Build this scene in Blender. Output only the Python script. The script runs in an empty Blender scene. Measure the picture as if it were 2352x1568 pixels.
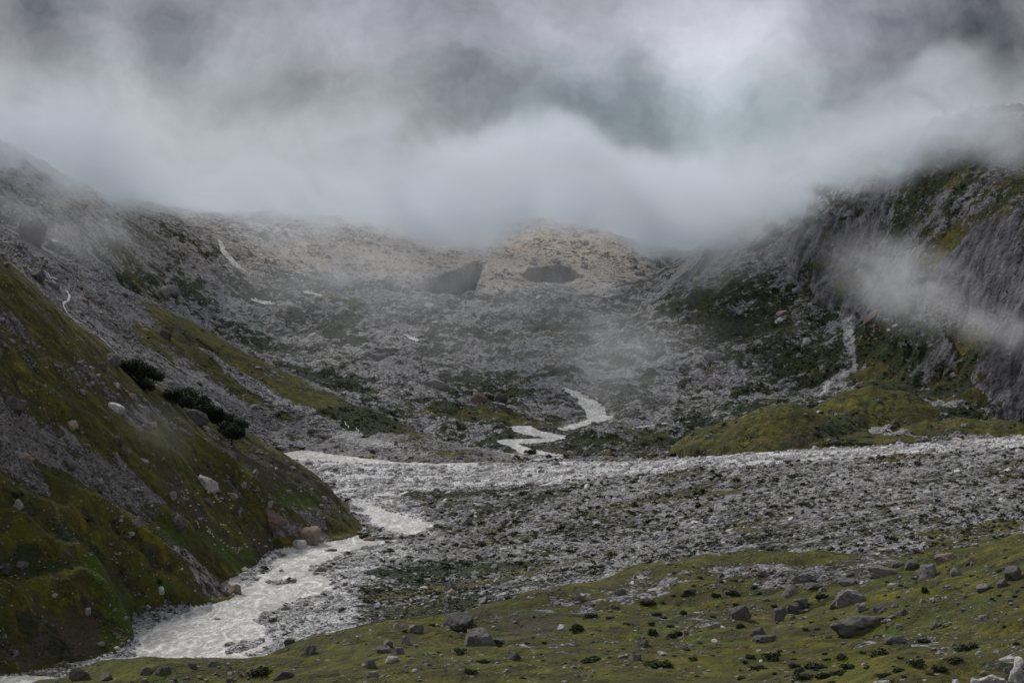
import bpy, bmesh, math, random, sys
import numpy as np
from mathutils import Vector, Matrix, noise as mnoise

# ------------------------------------------------------------------ camera
SC = bpy.context.scene
F = 4389.0                       # focal length in pixels of a 2352 px wide view
PITCH = -math.atan(84.0 / F)
cam_d = bpy.data.cameras.new("camera")
cam = bpy.data.objects.new("camera", cam_d)
SC.collection.objects.link(cam)
cam.location = (0, 0, 0)
cam.rotation_euler = (math.pi / 2 + PITCH, 0, 0)
cam_d.sensor_width = 36.0
cam_d.lens = 36.0 * F / 2352.0
cam_d.clip_start = 1.0
cam_d.clip_end = 60000.0
SC.camera = cam

# ------------------------------------------------------------------ light, sky, exposure
SUN_EL, SUN_AZ = math.radians(44), math.radians(-48)      # azimuth from +Y towards +X
sun_d = bpy.data.lights.new("sun", 'SUN')
sun_d.energy = 3.0
sun_d.angle = math.radians(6)
sun_d.color = (1.0, 0.975, 0.94)
sun = bpy.data.objects.new("sun", sun_d)
SC.collection.objects.link(sun)
sv = Vector((math.sin(SUN_AZ) * math.cos(SUN_EL), math.cos(SUN_AZ) * math.cos(SUN_EL), math.sin(SUN_EL)))
sun.rotation_euler = sv.to_track_quat('Z', 'Y').to_euler()
sun.location = (0, 0, 900)

SC.view_settings.view_transform = 'Standard'
SC.view_settings.look = 'None'
SC.view_settings.gamma = 1.0
SC.view_settings.exposure = 0.0
SC.render.engine = 'CYCLES'
SC.cycles.max_bounces = 8
SC.cycles.diffuse_bounces = 2
SC.cycles.glossy_bounces = 1
SC.cycles.transmission_bounces = 1
SC.cycles.transparent_max_bounces = 8
SC.cycles.volume_bounces = 4
SC.cycles.volume_step_rate = 0.18
SC.cycles.volume_max_steps = 256
SC.cycles.use_denoising = True
SC.cycles.use_adaptive_sampling = True
SC.cycles.adaptive_threshold = 0.02


class NT:
    """tiny helper to write node trees"""
    def __init__(s, tree):
        s.t = tree; s.n = tree.nodes; s.l = tree.links
    def node(s, typ, props=None, **ins):
        nd = s.n.new(typ)
        for k, v in (props or {}).items():
            setattr(nd, k, v)
        for k, v in ins.items():
            key = int(k[1:]) if k[0] == '_' and k[1:].isdigit() else k.replace('_', ' ')
            s.put(nd.inputs[key], v)
        return nd
    def put(s, sock, v):
        if isinstance(v, bpy.types.NodeSocket):
            s.l.new(v, sock)
        else:
            sock.default_value = v
    def math(s, op, a, b=0.0, c=0.0, clamp=False):
        nd = s.n.new('ShaderNodeMath'); nd.operation = op; nd.use_clamp = clamp
        s.put(nd.inputs[0], a); s.put(nd.inputs[1], b); s.put(nd.inputs[2], c)
        return nd.outputs[0]
    def vmath(s, op, a, b=(0, 0, 0)):
        nd = s.n.new('ShaderNodeVectorMath'); nd.operation = op
        s.put(nd.inputs[0], a)
        if op == 'SCALE':
            s.put(nd.inputs['Scale'], b)
        else:
            s.put(nd.inputs[1], b)
        return nd.outputs[0]
    def mix(s, f, a, b):
        nd = s.n.new('ShaderNodeMix'); nd.data_type = 'RGBA'; nd.clamp_factor = True
        s.put(nd.inputs[0], f)
        for i, v in ((6, a), (7, b)):
            if isinstance(v, tuple) and len(v) == 3:
                v = (*v, 1)
            s.put(nd.inputs[i], v)
        return nd.outputs[2]
    def mul(s, f, a, b):
        nd = s.n.new('ShaderNodeMix'); nd.data_type = 'RGBA'; nd.blend_type = 'MULTIPLY'
        s.put(nd.inputs[0], f)
        for i, v in ((6, a), (7, b)):
            if isinstance(v, tuple) and len(v) == 3:
                v = (*v, 1)
            s.put(nd.inputs[i], v)
        return nd.outputs[2]
    def rng(s, v, a, b, c=0.0, d=1.0, smooth=False):
        nd = s.n.new('ShaderNodeMapRange'); nd.clamp = True
        if smooth:
            nd.interpolation_type = 'SMOOTHSTEP'
        s.put(nd.inputs[0], v)
        for i, q in ((1, a), (2, b), (3, c), (4, d)):
            s.put(nd.inputs[i], q)
        return nd.outputs[0]
    def noise(s, vec, scale, detail=4.0, rough=0.55, dist=0.0, dims='3D'):
        nd = s.n.new('ShaderNodeTexNoise'); nd.noise_dimensions = dims
        s.put(nd.inputs['Vector'], vec); s.put(nd.inputs['Scale'], scale)
        s.put(nd.inputs['Detail'], detail); s.put(nd.inputs['Roughness'], rough)
        s.put(nd.inputs['Distortion'], dist)
        return nd.outputs['Fac']
    def voro(s, vec, scale, out='Color', feature='F1', rnd=1.0):
        nd = s.n.new('ShaderNodeTexVoronoi'); nd.feature = feature
        s.put(nd.inputs['Vector'], vec); s.put(nd.inputs['Scale'], scale)
        s.put(nd.inputs['Randomness'], rnd)
        return nd.outputs[out]


def srgb(r, g, b):
    f = lambda c: ((c / 255 + 0.055) / 1.055) ** 2.4 if c > 10 else c / 255 / 12.92
    return (f(r), f(g), f(b))


# world: Nishita sky seen through an almost closed cloud cover of soft cumulus and stratus
SKY = True
world = bpy.data.worlds.new("World")
SC.world = world
world.use_nodes = True
w = NT(world.node_tree)
w.n.clear()
tc = w.node('ShaderNodeTexCoord')
nish = w.node('ShaderNodeTexSky', dict(sky_type='NISHITA', sun_disc=False, sun_elevation=SUN_EL, sun_rotation=SUN_AZ, altitude=3800.0))
d = tc.outputs['Generated']
sep = w.node('ShaderNodeSeparateXYZ', _0=d)
dx, dy, dz = sep.outputs
# azimuth-like and elevation-like coordinates, valid all round the horizon
az = w.math('ARCTAN2', dx, dy)
el = w.math('ARCSINE', dz)
wv = w.node('ShaderNodeCombineXYZ', _0=az, _1=el, _2=0.0).outputs[0]
warp = w.node('ShaderNodeTexNoise', Vector=wv, Scale=9.0, Detail=5.0, Roughness=0.6).outputs['Color']
wv2 = w.vmath('ADD', wv, w.vmath('SCALE', w.vmath('SUBTRACT', warp, (0.5, 0.5, 0.5)), 0.085))
s2 = w.node('ShaderNodeSeparateXYZ', _0=wv2)


def blob(u, v, ru, rv, rot=0.0):
    """soft cloud mass at a compass bearing / elevation (radians), gaussian fall-off"""
    a0 = math.atan((u - 1176) / F); e0 = math.atan((784 - v) / F) + PITCH
    a = w.math('SUBTRACT', s2.outputs[0], a0)
    b = w.math('SUBTRACT', s2.outputs[1], e0)
    c_, s_ = math.cos(rot), math.sin(rot)
    p = w.math('MULTIPLY', w.math('MULTIPLY_ADD', a, c_, w.math('MULTIPLY', b, s_)), F / ru)
    q = w.math('MULTIPLY', w.math('MULTIPLY_ADD', b, c_, w.math('MULTIPLY', a, -s_)), F / rv)
    r2 = w.math('MULTIPLY_ADD', p, p, w.math('MULTIPLY', q, q))
    return w.math('EXPONENT', w.math('MULTIPLY', r2, -1.0))


n1 = w.noise(w.vmath('MULTIPLY', wv2, (1, 1.2, 1)), 16.0, 7.0, 0.58)
n2 = w.noise(wv2, 5.0, 3.0, 0.5)
lum = w.math('MULTIPLY_ADD', w.rng(n1, 0.3, 0.7, -1, 1), 0.115, 0.315)
lum = w.math('MULTIPLY_ADD', w.rng(n2, 0.3, 0.7, -1, 1), 0.04, lum)
BLOBS = [  # view x, y, radii, tilt, brightness change
    (1690, 140, 190, 150, 0.3, .34), (1500, 60, 170, 120, 0.0, .13), (1230, 300, 260, 90, 0.5, .03),
    (1080, 60, 300, 90, 0.2, .06), (640, 90, 190, 160, 0.0, .07), (300, 210, 90, 190, 0.3, .13),
    (90, 40, 190, 130, 0.0, -.13), (390, 110, 80, 90, 0.0, -.13), (60, 280, 120, 120, 0.0, -.13),
    (330, 360, 160, 90, 0.2, .05), (760, 330, 170, 90, 0.3, .07), (620, 250, 130, 60, 0.0, -.07),
    (860, 190, 220, 60, 0.6, -.02), (1480, 160, 55, 80, 0.3, -.17), (1400, 250, 110, 55, 0.2, -.10),
    (1150, 240, 150, 60, 0.0, -.07), (2240, 210, 150, 200, 0.2, -.13), (2340, 20, 260, 150, 0.0, -.09),
    (1980, 60, 200, 120, 0.0, -.05), (2330, 330, 60, 70, 0, .05), (1880, 260, 260, 110, 0.0, -.05),
    (1540, 420, 260, 120, 0.0, -.02), (700, 460, 400, 50, 0, .04), (1330, 140, 120, 90, 0.4, .08),
    (2100, 330, 160, 60, 0.0, -.06), (1020, 20, 130, 60, 0, -.06), (480, 30, 70, 60, 0, -.05),
]
for (u, v, ru, rv, rot, amp) in BLOBS:
    lum = w.math('MULTIPLY_ADD', blob(u, v, ru, rv, rot), amp * 1.15, lum)
lum = w.math('MAXIMUM', lum, 0.035)
teal = w.math('ADD', w.math('ADD', blob(1260, 260, 420, 190), blob(1850, 330, 420, 170)), w.rng(n2, 0.45, 0.65, -.2, .3), clamp=True)
violet = w.math('ADD', blob(900, 40, 800, 150), blob(1950, 40, 400, 150), clamp=True)
tint = w.mix(teal, (1.0, 1.005, 1.045), (0.88, 1.0, 1.065))
tint = w.mix(w.math('MULTIPLY', violet, 0.8), tint, (0.975, 0.965, 1.10))
cl = w.vmath('SCALE', tint, lum)
# higher up the cover is thinner and brighter: this is the light that falls on the valley
zen = w.rng(el, 0.28, 0.9, 0.0, 1.0, smooth=True)
cl = w.mix(zen, cl, (0.52, 0.545, 0.585))
bgc = w.node('ShaderNodeBackground', Color=cl, Strength=1.0)
bgs = w.node('ShaderNodeBackground', Color=nish.outputs[0], Strength=0.08)
ms = w.node('ShaderNodeMixShader', _0=0.92)
w.l.new(bgs.outputs[0], ms.inputs[1]); w.l.new(bgc.outputs[0], ms.inputs[2])
out = w.node('ShaderNodeOutputWorld')
w.l.new(ms.outputs[0], out.inputs[0])

# ------------------------------------------------------------------ helpers
rs = np.random.RandomState(7)
random.seed(7)
COL = SC.collection


def ray(u, v):
    """direction with y = 1 of a bearing / slope measured in the 2352 px survey frame"""
    a, b = (u - 1176) / F, -(v - 784) / F
    y = math.cos(PITCH) - b * math.sin(PITCH)
    z = math.sin(PITCH) + b * math.cos(PITCH)
    return a / y, z / y


def P(u, v, D):
    t, s = ray(u, v)
    return (t * D, D, s * D)


def tps(pts):
    """thin plate spline height field through survey points (u, v, distance[, drop])"""
    q = np.array([P(*p[:3]) for p in pts])
    xy = q[:, :2] / 1000.0; z = q[:, 2]
    n = len(q)
    dd = np.linalg.norm(xy[:, None] - xy[None], axis=2)
    K = np.where(dd > 0, dd * dd * np.log(dd + 1e-9), 0) + np.eye(n) * 1e-4
    A = np.zeros((n + 3, n + 3)); A[:n, :n] = K
    A[:n, n] = 1; A[:n, n + 1:] = xy; A[n, :n] = 1; A[n + 1:, :n] = xy.T
    sol = np.linalg.solve(A, np.concatenate([z, np.zeros(3)]))
    def f(x, y):
        X = np.asarray(x) / 1000.0; Y = np.asarray(y) / 1000.0
        r = sol[n] + sol[n + 1] * X + sol[n + 2] * Y
        for i in range(n):
            e = (X - xy[i, 0]) ** 2 + (Y - xy[i, 1]) ** 2
            r = r + sol[i] * 0.5 * e * np.log(e + 1e-12)
        return r
    return f


_perm = np.random.RandomState(11).permutation(4096)


def _h(ix, iy, seed):
    return _perm[(_perm[(ix + seed * 37) & 4095] + iy) & 4095]


def vn(x, y, seed=0):
    """2D gradient noise, about -1..1"""
    xi = np.floor(x).astype(np.int64); yi = np.floor(y).astype(np.int64)
    fx = x - xi; fy = y - yi
    ux = fx * fx * fx * (fx * (fx * 6 - 15) + 10); uy = fy * fy * fy * (fy * (fy * 6 - 15) + 10)
    def g(ax, ay):
        a = _h(xi + ax, yi + ay, seed) * (2 * math.pi / 4096)
        return np.cos(a) * (fx - ax) + np.sin(a) * (fy - ay)
    a = g(0, 0) * (1 - ux) + g(1, 0) * ux
    b = g(0, 1) * (1 - ux) + g(1, 1) * ux
    return (a * (1 - uy) + b * uy) * 1.5


def fbm(x, y, wl, octv, seed=0, rough=0.5, ridged=False):
    r = 0; amp = 1.0; f = 1.0 / wl
    for k in range(octv):
        n = vn(x * f + 13.7 * k, y * f - 7.1 * k, seed + k)
        if ridged:
            n = 1 - 2 * np.abs(n)
        r = r + n * amp
        amp *= rough; f *= 2.03
    return r


# ------------------------------------------------------------------ terrain height layers
floor_f = tps([
    (0, 1560, 970), (200, 1545, 1000), (500, 1520, 1010), (700, 1450, 1110), (400, 1440, 1130), (600, 1330, 1310), (800, 1300, 1370),
    (720, 1250, 1510), (950, 1210, 1620), (830, 1165, 1760), (900, 1130, 1880), (700, 1080, 2070), (1100, 1090, 2040),
    (640, 1035, 2330), (1000, 1052, 2230), (1300, 1050, 2230), (1700, 1050, 2150), (2352, 1040, 2100), (1400, 1010, 2500), (1900, 1000, 2500),
    (1300, 1068, 2080), (1500, 1060, 1990), (1700, 1043, 1900), (1900, 1031, 1820), (2352, 1008, 1600),
    (2352, 1150, 1190), (2352, 1300, 960), (2000, 1300, 1010), (1700, 1300, 1100), (1300, 1300, 1250), (1000, 1300, 1340),
    (2000, 1150, 1330), (1500, 1150, 1590), (1200, 1150, 1740), (1000, 1150, 1790), (950, 1240, 1530), (-200, 1560, 950), (2600, 1150, 1150), (2700, 1008, 1500),
    (900, 1350, 1250), (1300, 1440, 1000), (0, 1200, 1650),
])
fore_f = tps([
    (90, 1604, 640), (-100, 1640, 620), (200, 1588, 655), (90, 1670, 560), (350, 1630, 575), (200, 1740, 480), (-200, 1710, 540), (620, 1508, 640), (550, 1560, 600), (350, 1568, 670), (500, 1546, 690), (600, 1508, 715), (700, 1458, 745), (850, 1428, 760), (1040, 1400, 810), (1250, 1362, 850), (1400, 1330, 900),
    (1700, 1315, 960), (2000, 1300, 960), (2200, 1268, 840), (2352, 1222, 760), (2500, 1200, 740),
    (1176, 1568, 500), (600, 1568, 560), (2352, 1568, 400), (1800, 1560, 440), (900, 1500, 590), (1250, 1440, 740), (1050, 1450, 700), (1100, 1420, 760), (1330, 1420, 760),
    (1800, 1530, 520), (1700, 1420, 720), (1500, 1380, 800), (2352, 1330, 610), (2100, 1430, 620), (2000, 1370, 740), (2352, 1450, 490), (2200, 1500, 510),
    (200, 1800, 760), (500, 1780, 800), (800, 1750, 850), (1060, 1720, 900), (0, 2200, 700), (-200, 2200, 700), (1300, 1500, 1010), (1600, 1420, 1150), (2000, 1420, 1150), (2352, 1400, 1050),
    (1176, 1900, 300), (1176, 2900, 120), (400, 1900, 330), (2200, 1900, 270), (700, 2000, 1000),
])
left_f = tps([
    (0, 1562, 965), (150, 1530, 1000), (290, 1440, 1127), (420, 1400, 1185), (540, 1330, 1300), (640, 1255, 1470), (740, 1238, 1510), (830, 1200, 1610),
    (800, 1165, 1700), (750, 1103, 1690), (600, 1027, 1600), (500, 985, 1570), (380, 910, 1520), (250, 810, 1470), (100, 682, 1400), (0, 602, 1370), (-200, 450, 1300),
    (0, 1320, 1060), (250, 1330, 1120), (400, 1300, 1200), (0, 1000, 1160), (200, 1000, 1270), (400, 1150, 1320), (600, 1150, 1480), (-200, 1000, 1080), (-200, 1300, 1000), (-200, 1562, 950),
    (200, 1620, 940), (450, 1560, 1000), (650, 1480, 1080), (820, 1330, 1300), (950, 1280, 1500), (950, 1190, 1800),
    (900, 1180, 1950), (800, 1150, 1950), (650, 1110, 1900), (450, 1030, 1850), (250, 930, 1800), (50, 780, 1750), (-200, 620, 1700),
    (700, 1160, 2300), (200, 1040, 2300), (-100, 900, 2300),
])
scree_f = tps([
    (620, 1033, 2330), (940, 1048, 2230), (1140, 1052, 2200), (760, 1040, 2280), (1080, 1030, 2330),
    (940, 985, 2420), (860, 950, 2470), (700, 872, 2600), (581, 820, 2660), (410, 718, 2680), (290, 663, 2650), (171, 602, 2600), (82, 560, 2560), (-100, 460, 2500),
    (290, 850, 2240), (450, 930, 2260), (100, 720, 2200), (-100, 600, 2150), (600, 930, 2440), (400, 800, 2450), (0, 900, 1950), (300, 1100, 2000), (500, 1080, 2180),
    (1140, 1060, 2500), (1000, 1040, 2650), (800, 960, 2850), (600, 890, 2950), (400, 800, 2950), (200, 700, 2900), (0, 620, 2900), (1400, 1090, 2400), (1000, 1090, 2100), (700, 1080, 2100),
])
back_f = tps([
    (1300, 1040, 2260), (1200, 985, 2460), (1350, 950, 2600), (1000, 935, 2560), (1100, 1010, 2380), (800, 835, 2800), (1300, 800, 2950), (1300, 690, 3300), (1050, 700, 3280),
    (1100, 650, 3480), (1250, 650, 3480), (1250, 590, 3700), (1250, 505, 4050), (1180, 560, 3950), (1350, 545, 3950), (800, 500, 4000), (1000, 535, 3950), (1480, 575, 3900), (500, 500, 3600), (500, 650, 3200), (300, 560, 3100), (400, 750, 2950), (250, 455, 3300), (100, 390, 3050),
    (0, 358, 2950), (0, 480, 2780), (200, 600, 2830), (-200, 300, 2900), (-200, 480, 2700), (1500, 700, 3300), (1600, 850, 2800), (1800, 900, 2640), (1550, 950, 2500), (1560, 1000, 2400),
    (1430, 900, 2700), (1500, 640, 3500), (1560, 598, 3420), (1640, 535, 3300), (1750, 640, 3020), (1880, 700, 2900), (1940, 760, 2800), (1950, 850, 2650), (1900, 905, 2550),
    (1830, 485, 3150), (1960, 435, 3080), (2100, 380, 3000), (2230, 322, 2980), (2352, 290, 2960), (1980, 715, 2830), (2100, 770, 2640), (2200, 850, 2500), (2352, 950, 2300), (2300, 850, 2370), (2352, 600, 2520), (2352, 400, 2760),
    (2100, 560, 2820), (2200, 680, 2600), (2000, 600, 2950), (2600, 400, 2600), (2600, 800, 2300), (2000, 900, 2480), (1700, 960, 2400), (2352, 1000, 2200),
    (0, 420, 3500), (400, 510, 4100), (800, 560, 4800), (1200, 590, 4900), (1600, 600, 4500), (2100, 420, 3700), (2600, 330, 3300), (-300, 380, 3500), (1250, 585, 4400), (1000, 570, 4400), (1450, 620, 4300), (1560, 650, 3800), (1680, 600, 3700), (1000, 590, 6500), (0, 560, 6500), (2352, 440, 5000), (1700, 1030, 2200), (2000, 1020, 2100), (800, 1120, 2200), (300, 1000, 2300),
])


def bump_ridge(cx, cy, rx, ry, h, ang=0.0):
    ca, sa = math.cos(ang), math.sin(ang)
    def f(x, y):
        X, Y = x - cx, y - cy
        a = (X * ca + Y * sa) / rx; b = (-X * sa + Y * ca) / ry
        r = np.sqrt(a * a + b * b)
        return h * (1 - np.clip(r, 0, 2) ** 1.7) - 250 * np.clip(r - 1, 0, 2)
    return f


K1 = P(1800, 925, 2180); K2 = P(2010, 893, 2370); K3 = P(2240, 960, 2240); K4 = P(1960, 1000, 2120); K5 = P(1690, 965, 2200)
K6 = P(1870, 958, 2230)
kn = [(K1, 98, 110, .2, -168), (K2, 140, 130, .35, -172), (K3, 130, 90, -.2, -160), (K4, 75, 55, -.3, -150), (K5, 75, 70, .3, -166), (K6, 90, 70, .1, -165)]

# frustum-shaped survey grid: even detail near and far
NC, NR = 1100, 1500
tt = np.linspace(-0.36, 0.36, NC)
cuts = [(110, 0.006), (500, 0.0035), (900, 0.0022), (4300, 0.004), (9000, 0)]
ys = []
for (a, st), (b, _) in zip(cuts[:-1], cuts[1:]):
    n = int(math.log(b / a) / st)
    ys.append(a * np.exp(np.arange(n) / n * math.log(b / a)))
yy = np.concatenate(ys + [[9000.0]])
NR = len(yy)
T, Y = np.meshgrid(tt, yy)
X = T * Y


def coarse(f):
    """evaluate a smooth function on every 6th node and interpolate (fast)"""
    ci = np.unique(np.append(np.arange(0, NC, 6), NC - 1)); ri = np.unique(np.append(np.arange(0, NR, 6), NR - 1))
    Z = f(X[np.ix_(ri, ci)], Y[np.ix_(ri, ci)])
    A = np.empty((len(ri), NC))
    for k in range(len(ri)):
        A[k] = np.interp(np.arange(NC), ci, Z[k])
    pos = np.searchsorted(ri, np.arange(NR), side='right') - 1
    pos = np.clip(pos, 0, len(ri) - 2)
    w_ = ((np.arange(NR) - ri[pos]) / (ri[pos + 1] - ri[pos]))[:, None]
    return A[pos] * (1 - w_) + A[pos + 1] * w_


FLOOR, FORE, LEFT, SCREE, BACK, KNOLL = range(6)
L = [coarse(floor_f), coarse(fore_f), coarse(left_f), coarse(scree_f), coarse(back_f)]
kz = np.full_like(X, -400.0)
for (c, rx, ry, ang, base) in kn:
    kz = np.maximum(kz, base + bump_ridge(c[0], c[1], rx, ry, c[2] - base, ang)(X, Y))
L.append(kz)
# keep each layer to its own ground
_cr = np.array([(-200, 640), (90, 640), (350, 665), (500, 700), (700, 745), (850, 770), (1040, 820), (1250, 860), (1400, 905), (1700, 960), (2000, 960), (2200, 850), (2352, 770), (2600, 745)])
_dc = np.interp(T, [ray(u, 1000)[0] for u in _cr[:, 0]], _cr[:, 1])
_ov = np.maximum(Y - _dc, 0)
L[FORE] = np.where(Y > 1350, -400, L[FORE] - 1.5 - np.maximum(0, np.sqrt(_ov ** 2 + 100) - 10) * 0.55)
L[FLOOR] = np.where(Y < 800, L[FLOOR] - (800 - Y) * 0.15, L[FLOOR])
L[FLOOR] = np.where(Y > 2500, L[FLOOR] - (Y - 2500) * 0.6, L[FLOOR])
L[LEFT] = np.where((Y < 850) | (Y > 2250) | (X > 60), -400, L[LEFT])
L[SCREE] = np.where((Y < 1900) | (X > 150) | (Y > 3000), -400, L[SCREE])
L[BACK] = np.where(Y < 2100, -400, L[BACK])
_q = np.clip(L[LEFT] - L[FLOOR], -20, 300)
L[LEFT] = L[LEFT] - 9.0 * np.exp(-np.clip(_q, 0, 300) / 22.0)
for i in range(6):
    L[i] = np.maximum(L[i], -420)
ZS = np.stack(L)
LID = np.argmax(ZS, axis=0)
Z0 = ZS.max(axis=0)
# soften the creases where layers meet
sec = np.partition(ZS, -2, axis=0)[-2]
k_ = 3.0
Z0 = Z0 + k_ * np.log1p(np.exp(-np.clip((Z0 - sec) / k_, 0, 30))) * 0.9


def hit_col(t):
    return float(np.clip((t - tt[0]) / (tt[1] - tt[0]), 0, NC - 1.001))


def hit(u, v, Z, layer=None):
    """where a line of sight meets the ground (optionally the ground of one layer)"""
    t, s = ray(u, v)
    c = hit_col(t); j = int(round(c))
    el_ = Z[:, j] / yy
    ok = np.ones(NR, bool) if layer is None else (LID[:, j] == layer)
    good = np.nonzero(ok & (el_ >= s))[0]
    if len(good):
        i = good[0]
        if i > 0 and el_[i - 1] < s and (layer is None or ok[i - 1]):
            f_ = (s - el_[i - 1]) / (el_[i] - el_[i - 1] + 1e-12)
            D = yy[i - 1] + f_ * (yy[i] - yy[i - 1])
            return t * D, D, Z[i - 1, j] * (1 - f_) + Z[i, j] * f_
        return t * yy[i], yy[i], Z[i, j]
    cand = np.nonzero(ok)[0]
    if not len(cand):
        return None
    i = cand[np.argmax(el_[cand])]
    return t * yy[i], yy[i], Z[i, j]


def seg_dist(px, py, poly, closed=True):
    dm = np.full(px.shape, 1e9)
    n = len(poly)
    for k in range(n if closed else n - 1):
        ax, ay = poly[k]; bx, by = poly[(k + 1) % n]
        vx, vy = bx - ax, by - ay
        q = np.clip(((px - ax) * vx + (py - ay) * vy) / (vx * vx + vy * vy + 1e-9), 0, 1)
        dm = np.minimum(dm, (px - ax - q * vx) ** 2 + (py - ay - q * vy) ** 2)
    return np.sqrt(dm)


def inside(px, py, poly):
    r = np.zeros(px.shape, bool)
    n = len(poly)
    for k in range(n):
        ax, ay = poly[k]; bx, by = poly[(k + 1) % n]
        c = ((ay > py) != (by > py)) & (px < (bx - ax) * (py - ay) / (by - ay + 1e-12) + ax)
        r ^= c
    return r


WN = fbm(X, Y, 60, 4, 90) # noise that frays zone edges
WN2 = fbm(X, Y, 60, 4, 95)
WN = WN + fbm(X, Y, 16, 3, 97) * 0.7; WN2 = WN2 + fbm(X, Y, 16, 3, 98) * 0.7


def zone(poly, layer, soft, fray=0.0):
    """0..1 mask on the grid of a ground patch surveyed as sight lines"""
    pts = []
    for (u, v) in poly:
        h = hit(u, v, Z0, layer)
        if h:
            pts.append((h[0], h[1]))
    m = np.zeros_like(X)
    if len(pts) < 3:
        return m
    pa = np.array(pts)
    pad = soft * 1.5 + fray * 1.5 + 5
    r0, r1 = np.searchsorted(yy, [pa[:, 1].min() - pad, pa[:, 1].max() + pad])
    tlo = (pa[:, 0] / pa[:, 1]).min() - pad / pa[:, 1].min(); thi = (pa[:, 0] / pa[:, 1]).max() + pad / pa[:, 1].min()
    c0, c1 = np.searchsorted(tt, [tlo, thi])
    sl = (slice(max(r0, 0), r1 + 1), slice(max(c0, 0), c1 + 1))
    px, py = X[sl] + WN[sl] * fray, Y[sl] + WN2[sl] * fray
    ins = inside(px, py, pts)
    dd = seg_dist(px, py, pts)
    sd = np.where(ins, dd, -dd)
    mm = np.clip(sd / (2 * soft) + 0.5, 0, 1)
    mm = mm * mm * (3 - 2 * mm)
    m[sl] = mm * (LID[sl] == layer)
    return m


def line_zone(pts_uvw, layer, widen=1.0):
    """mask along a water course; third value is its width in survey pixels"""
    P3 = []
    for (u, v, wp) in pts_uvw:
        h = hit(u, v, Z0, layer)
        if h:
            P3.append((h[0], h[1], wp * h[1] / F * widen))
    m = np.zeros_like(X)
    if len(P3) < 2:
        return m
    pa = np.array(P3)
    pad = pa[:, 2].max() * 2 + 30
    r0, r1 = np.searchsorted(yy, [pa[:, 1].min() - pad, pa[:, 1].max() + pad])
    tlo = (pa[:, 0] / pa[:, 1]).min() - pad / pa[:, 1].min(); thi = (pa[:, 0] / pa[:, 1]).max() + pad / pa[:, 1].min()
    c0, c1 = np.searchsorted(tt, [tlo, thi])
    sl = (slice(max(r0, 0), r1 + 1), slice(max(c0, 0), c1 + 1))
    px, py = X[sl] + WN[sl] * 4, Y[sl] + WN2[sl] * 6
    best = np.zeros(px.shape)
    for k in range(len(P3) - 1):
        ax, ay, aw = P3[k]; bx, by, bw = P3[k + 1]
        vx, vy = bx - ax, by - ay
        q = np.clip(((px - ax) * vx + (py - ay) * vy) / (vx * vx + vy * vy + 1e-9), 0, 1)
        d_ = np.sqrt((px - ax - q * vx) ** 2 + (py - ay - q * vy) ** 2)
        ww = aw + (bw - aw) * q
        best = np.maximum(best, np.clip(1.5 - d_ / (ww * 0.5 + .01), 0, 1))
    m[sl] = best * (LID[sl] == layer)
    return m

# ------------------------------------------------------------------ ground cover zones
def zmax(*a):
    r = a[0]
    for b in a[1:]:
        r = np.maximum(r, b)
    return r


z = zone
WAT = zmax(
    z([(300, 1508), (325, 1455), (370, 1425), (440, 1405), (480, 1385), (560, 1348), (615, 1310), (640, 1277), (700, 1246), (760, 1240), (830, 1240), (905, 1238),
       (870, 1250), (800, 1262), (765, 1276), (715, 1298), (735, 1322), (770, 1340), (735, 1362), (680, 1375), (640, 1390), (585, 1420), (600, 1445), (622, 1465), (600, 1492),
       (560, 1515), (500, 1530), (420, 1527), (350, 1520)], FLOOR, 2.5, 5),
    z([(800, 1150), (850, 1160), (900, 1174), (975, 1195), (990, 1207), (945, 1226), (900, 1222), (862, 1200), (835, 1176)], FLOOR, 2.5, 4),
    z([(600, 1024), (700, 1030), (800, 1040), (900, 1042), (1000, 1046), (1110, 1054), (1095, 1066), (1000, 1068), (900, 1066), (760, 1060), (690, 1057), (645, 1046)], FLOOR, 3, 5),
    z([(-80, 1546), (60, 1545), (125, 1550), (100, 1572), (-80, 1585)], FLOOR, 2, 2),
    line_zone([(900, 1134, 9), (1000, 1122, 6), (1150, 1112, 5), (1300, 1102, 6), (1450, 1090, 5), (1600, 1078, 4), (1750, 1069, 3)], FLOOR),
    line_zone([(780, 1084, 5), (1000, 1077, 4), (1200, 1080, 5), (1400, 1078, 4), (1560, 1072, 3)], FLOOR),
    line_zone([(940, 1128, 12), (890, 1148, 14), (905, 1160, 12)], FLOOR),
    line_zone([(905, 1238, 12), (1000, 1232, 3), (975, 1215, 10)], FLOOR),
)
for lay in (FLOOR, BACK, SCREE):
    WAT = zmax(WAT, z([(1130, 1012), (1165, 1008), (1290, 1004), (1300, 1012), (1215, 1016), (1190, 1018), (1225, 1030), (1270, 1040), (1300, 1050), (1230, 1056), (1180, 1052), (1200, 1040), (1170, 1022)], lay, 2, 3),
               z([(1158, 978), (1215, 976), (1240, 988), (1295, 998), (1300, 1008), (1235, 1002), (1190, 992)], lay, 2, 3))
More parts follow.
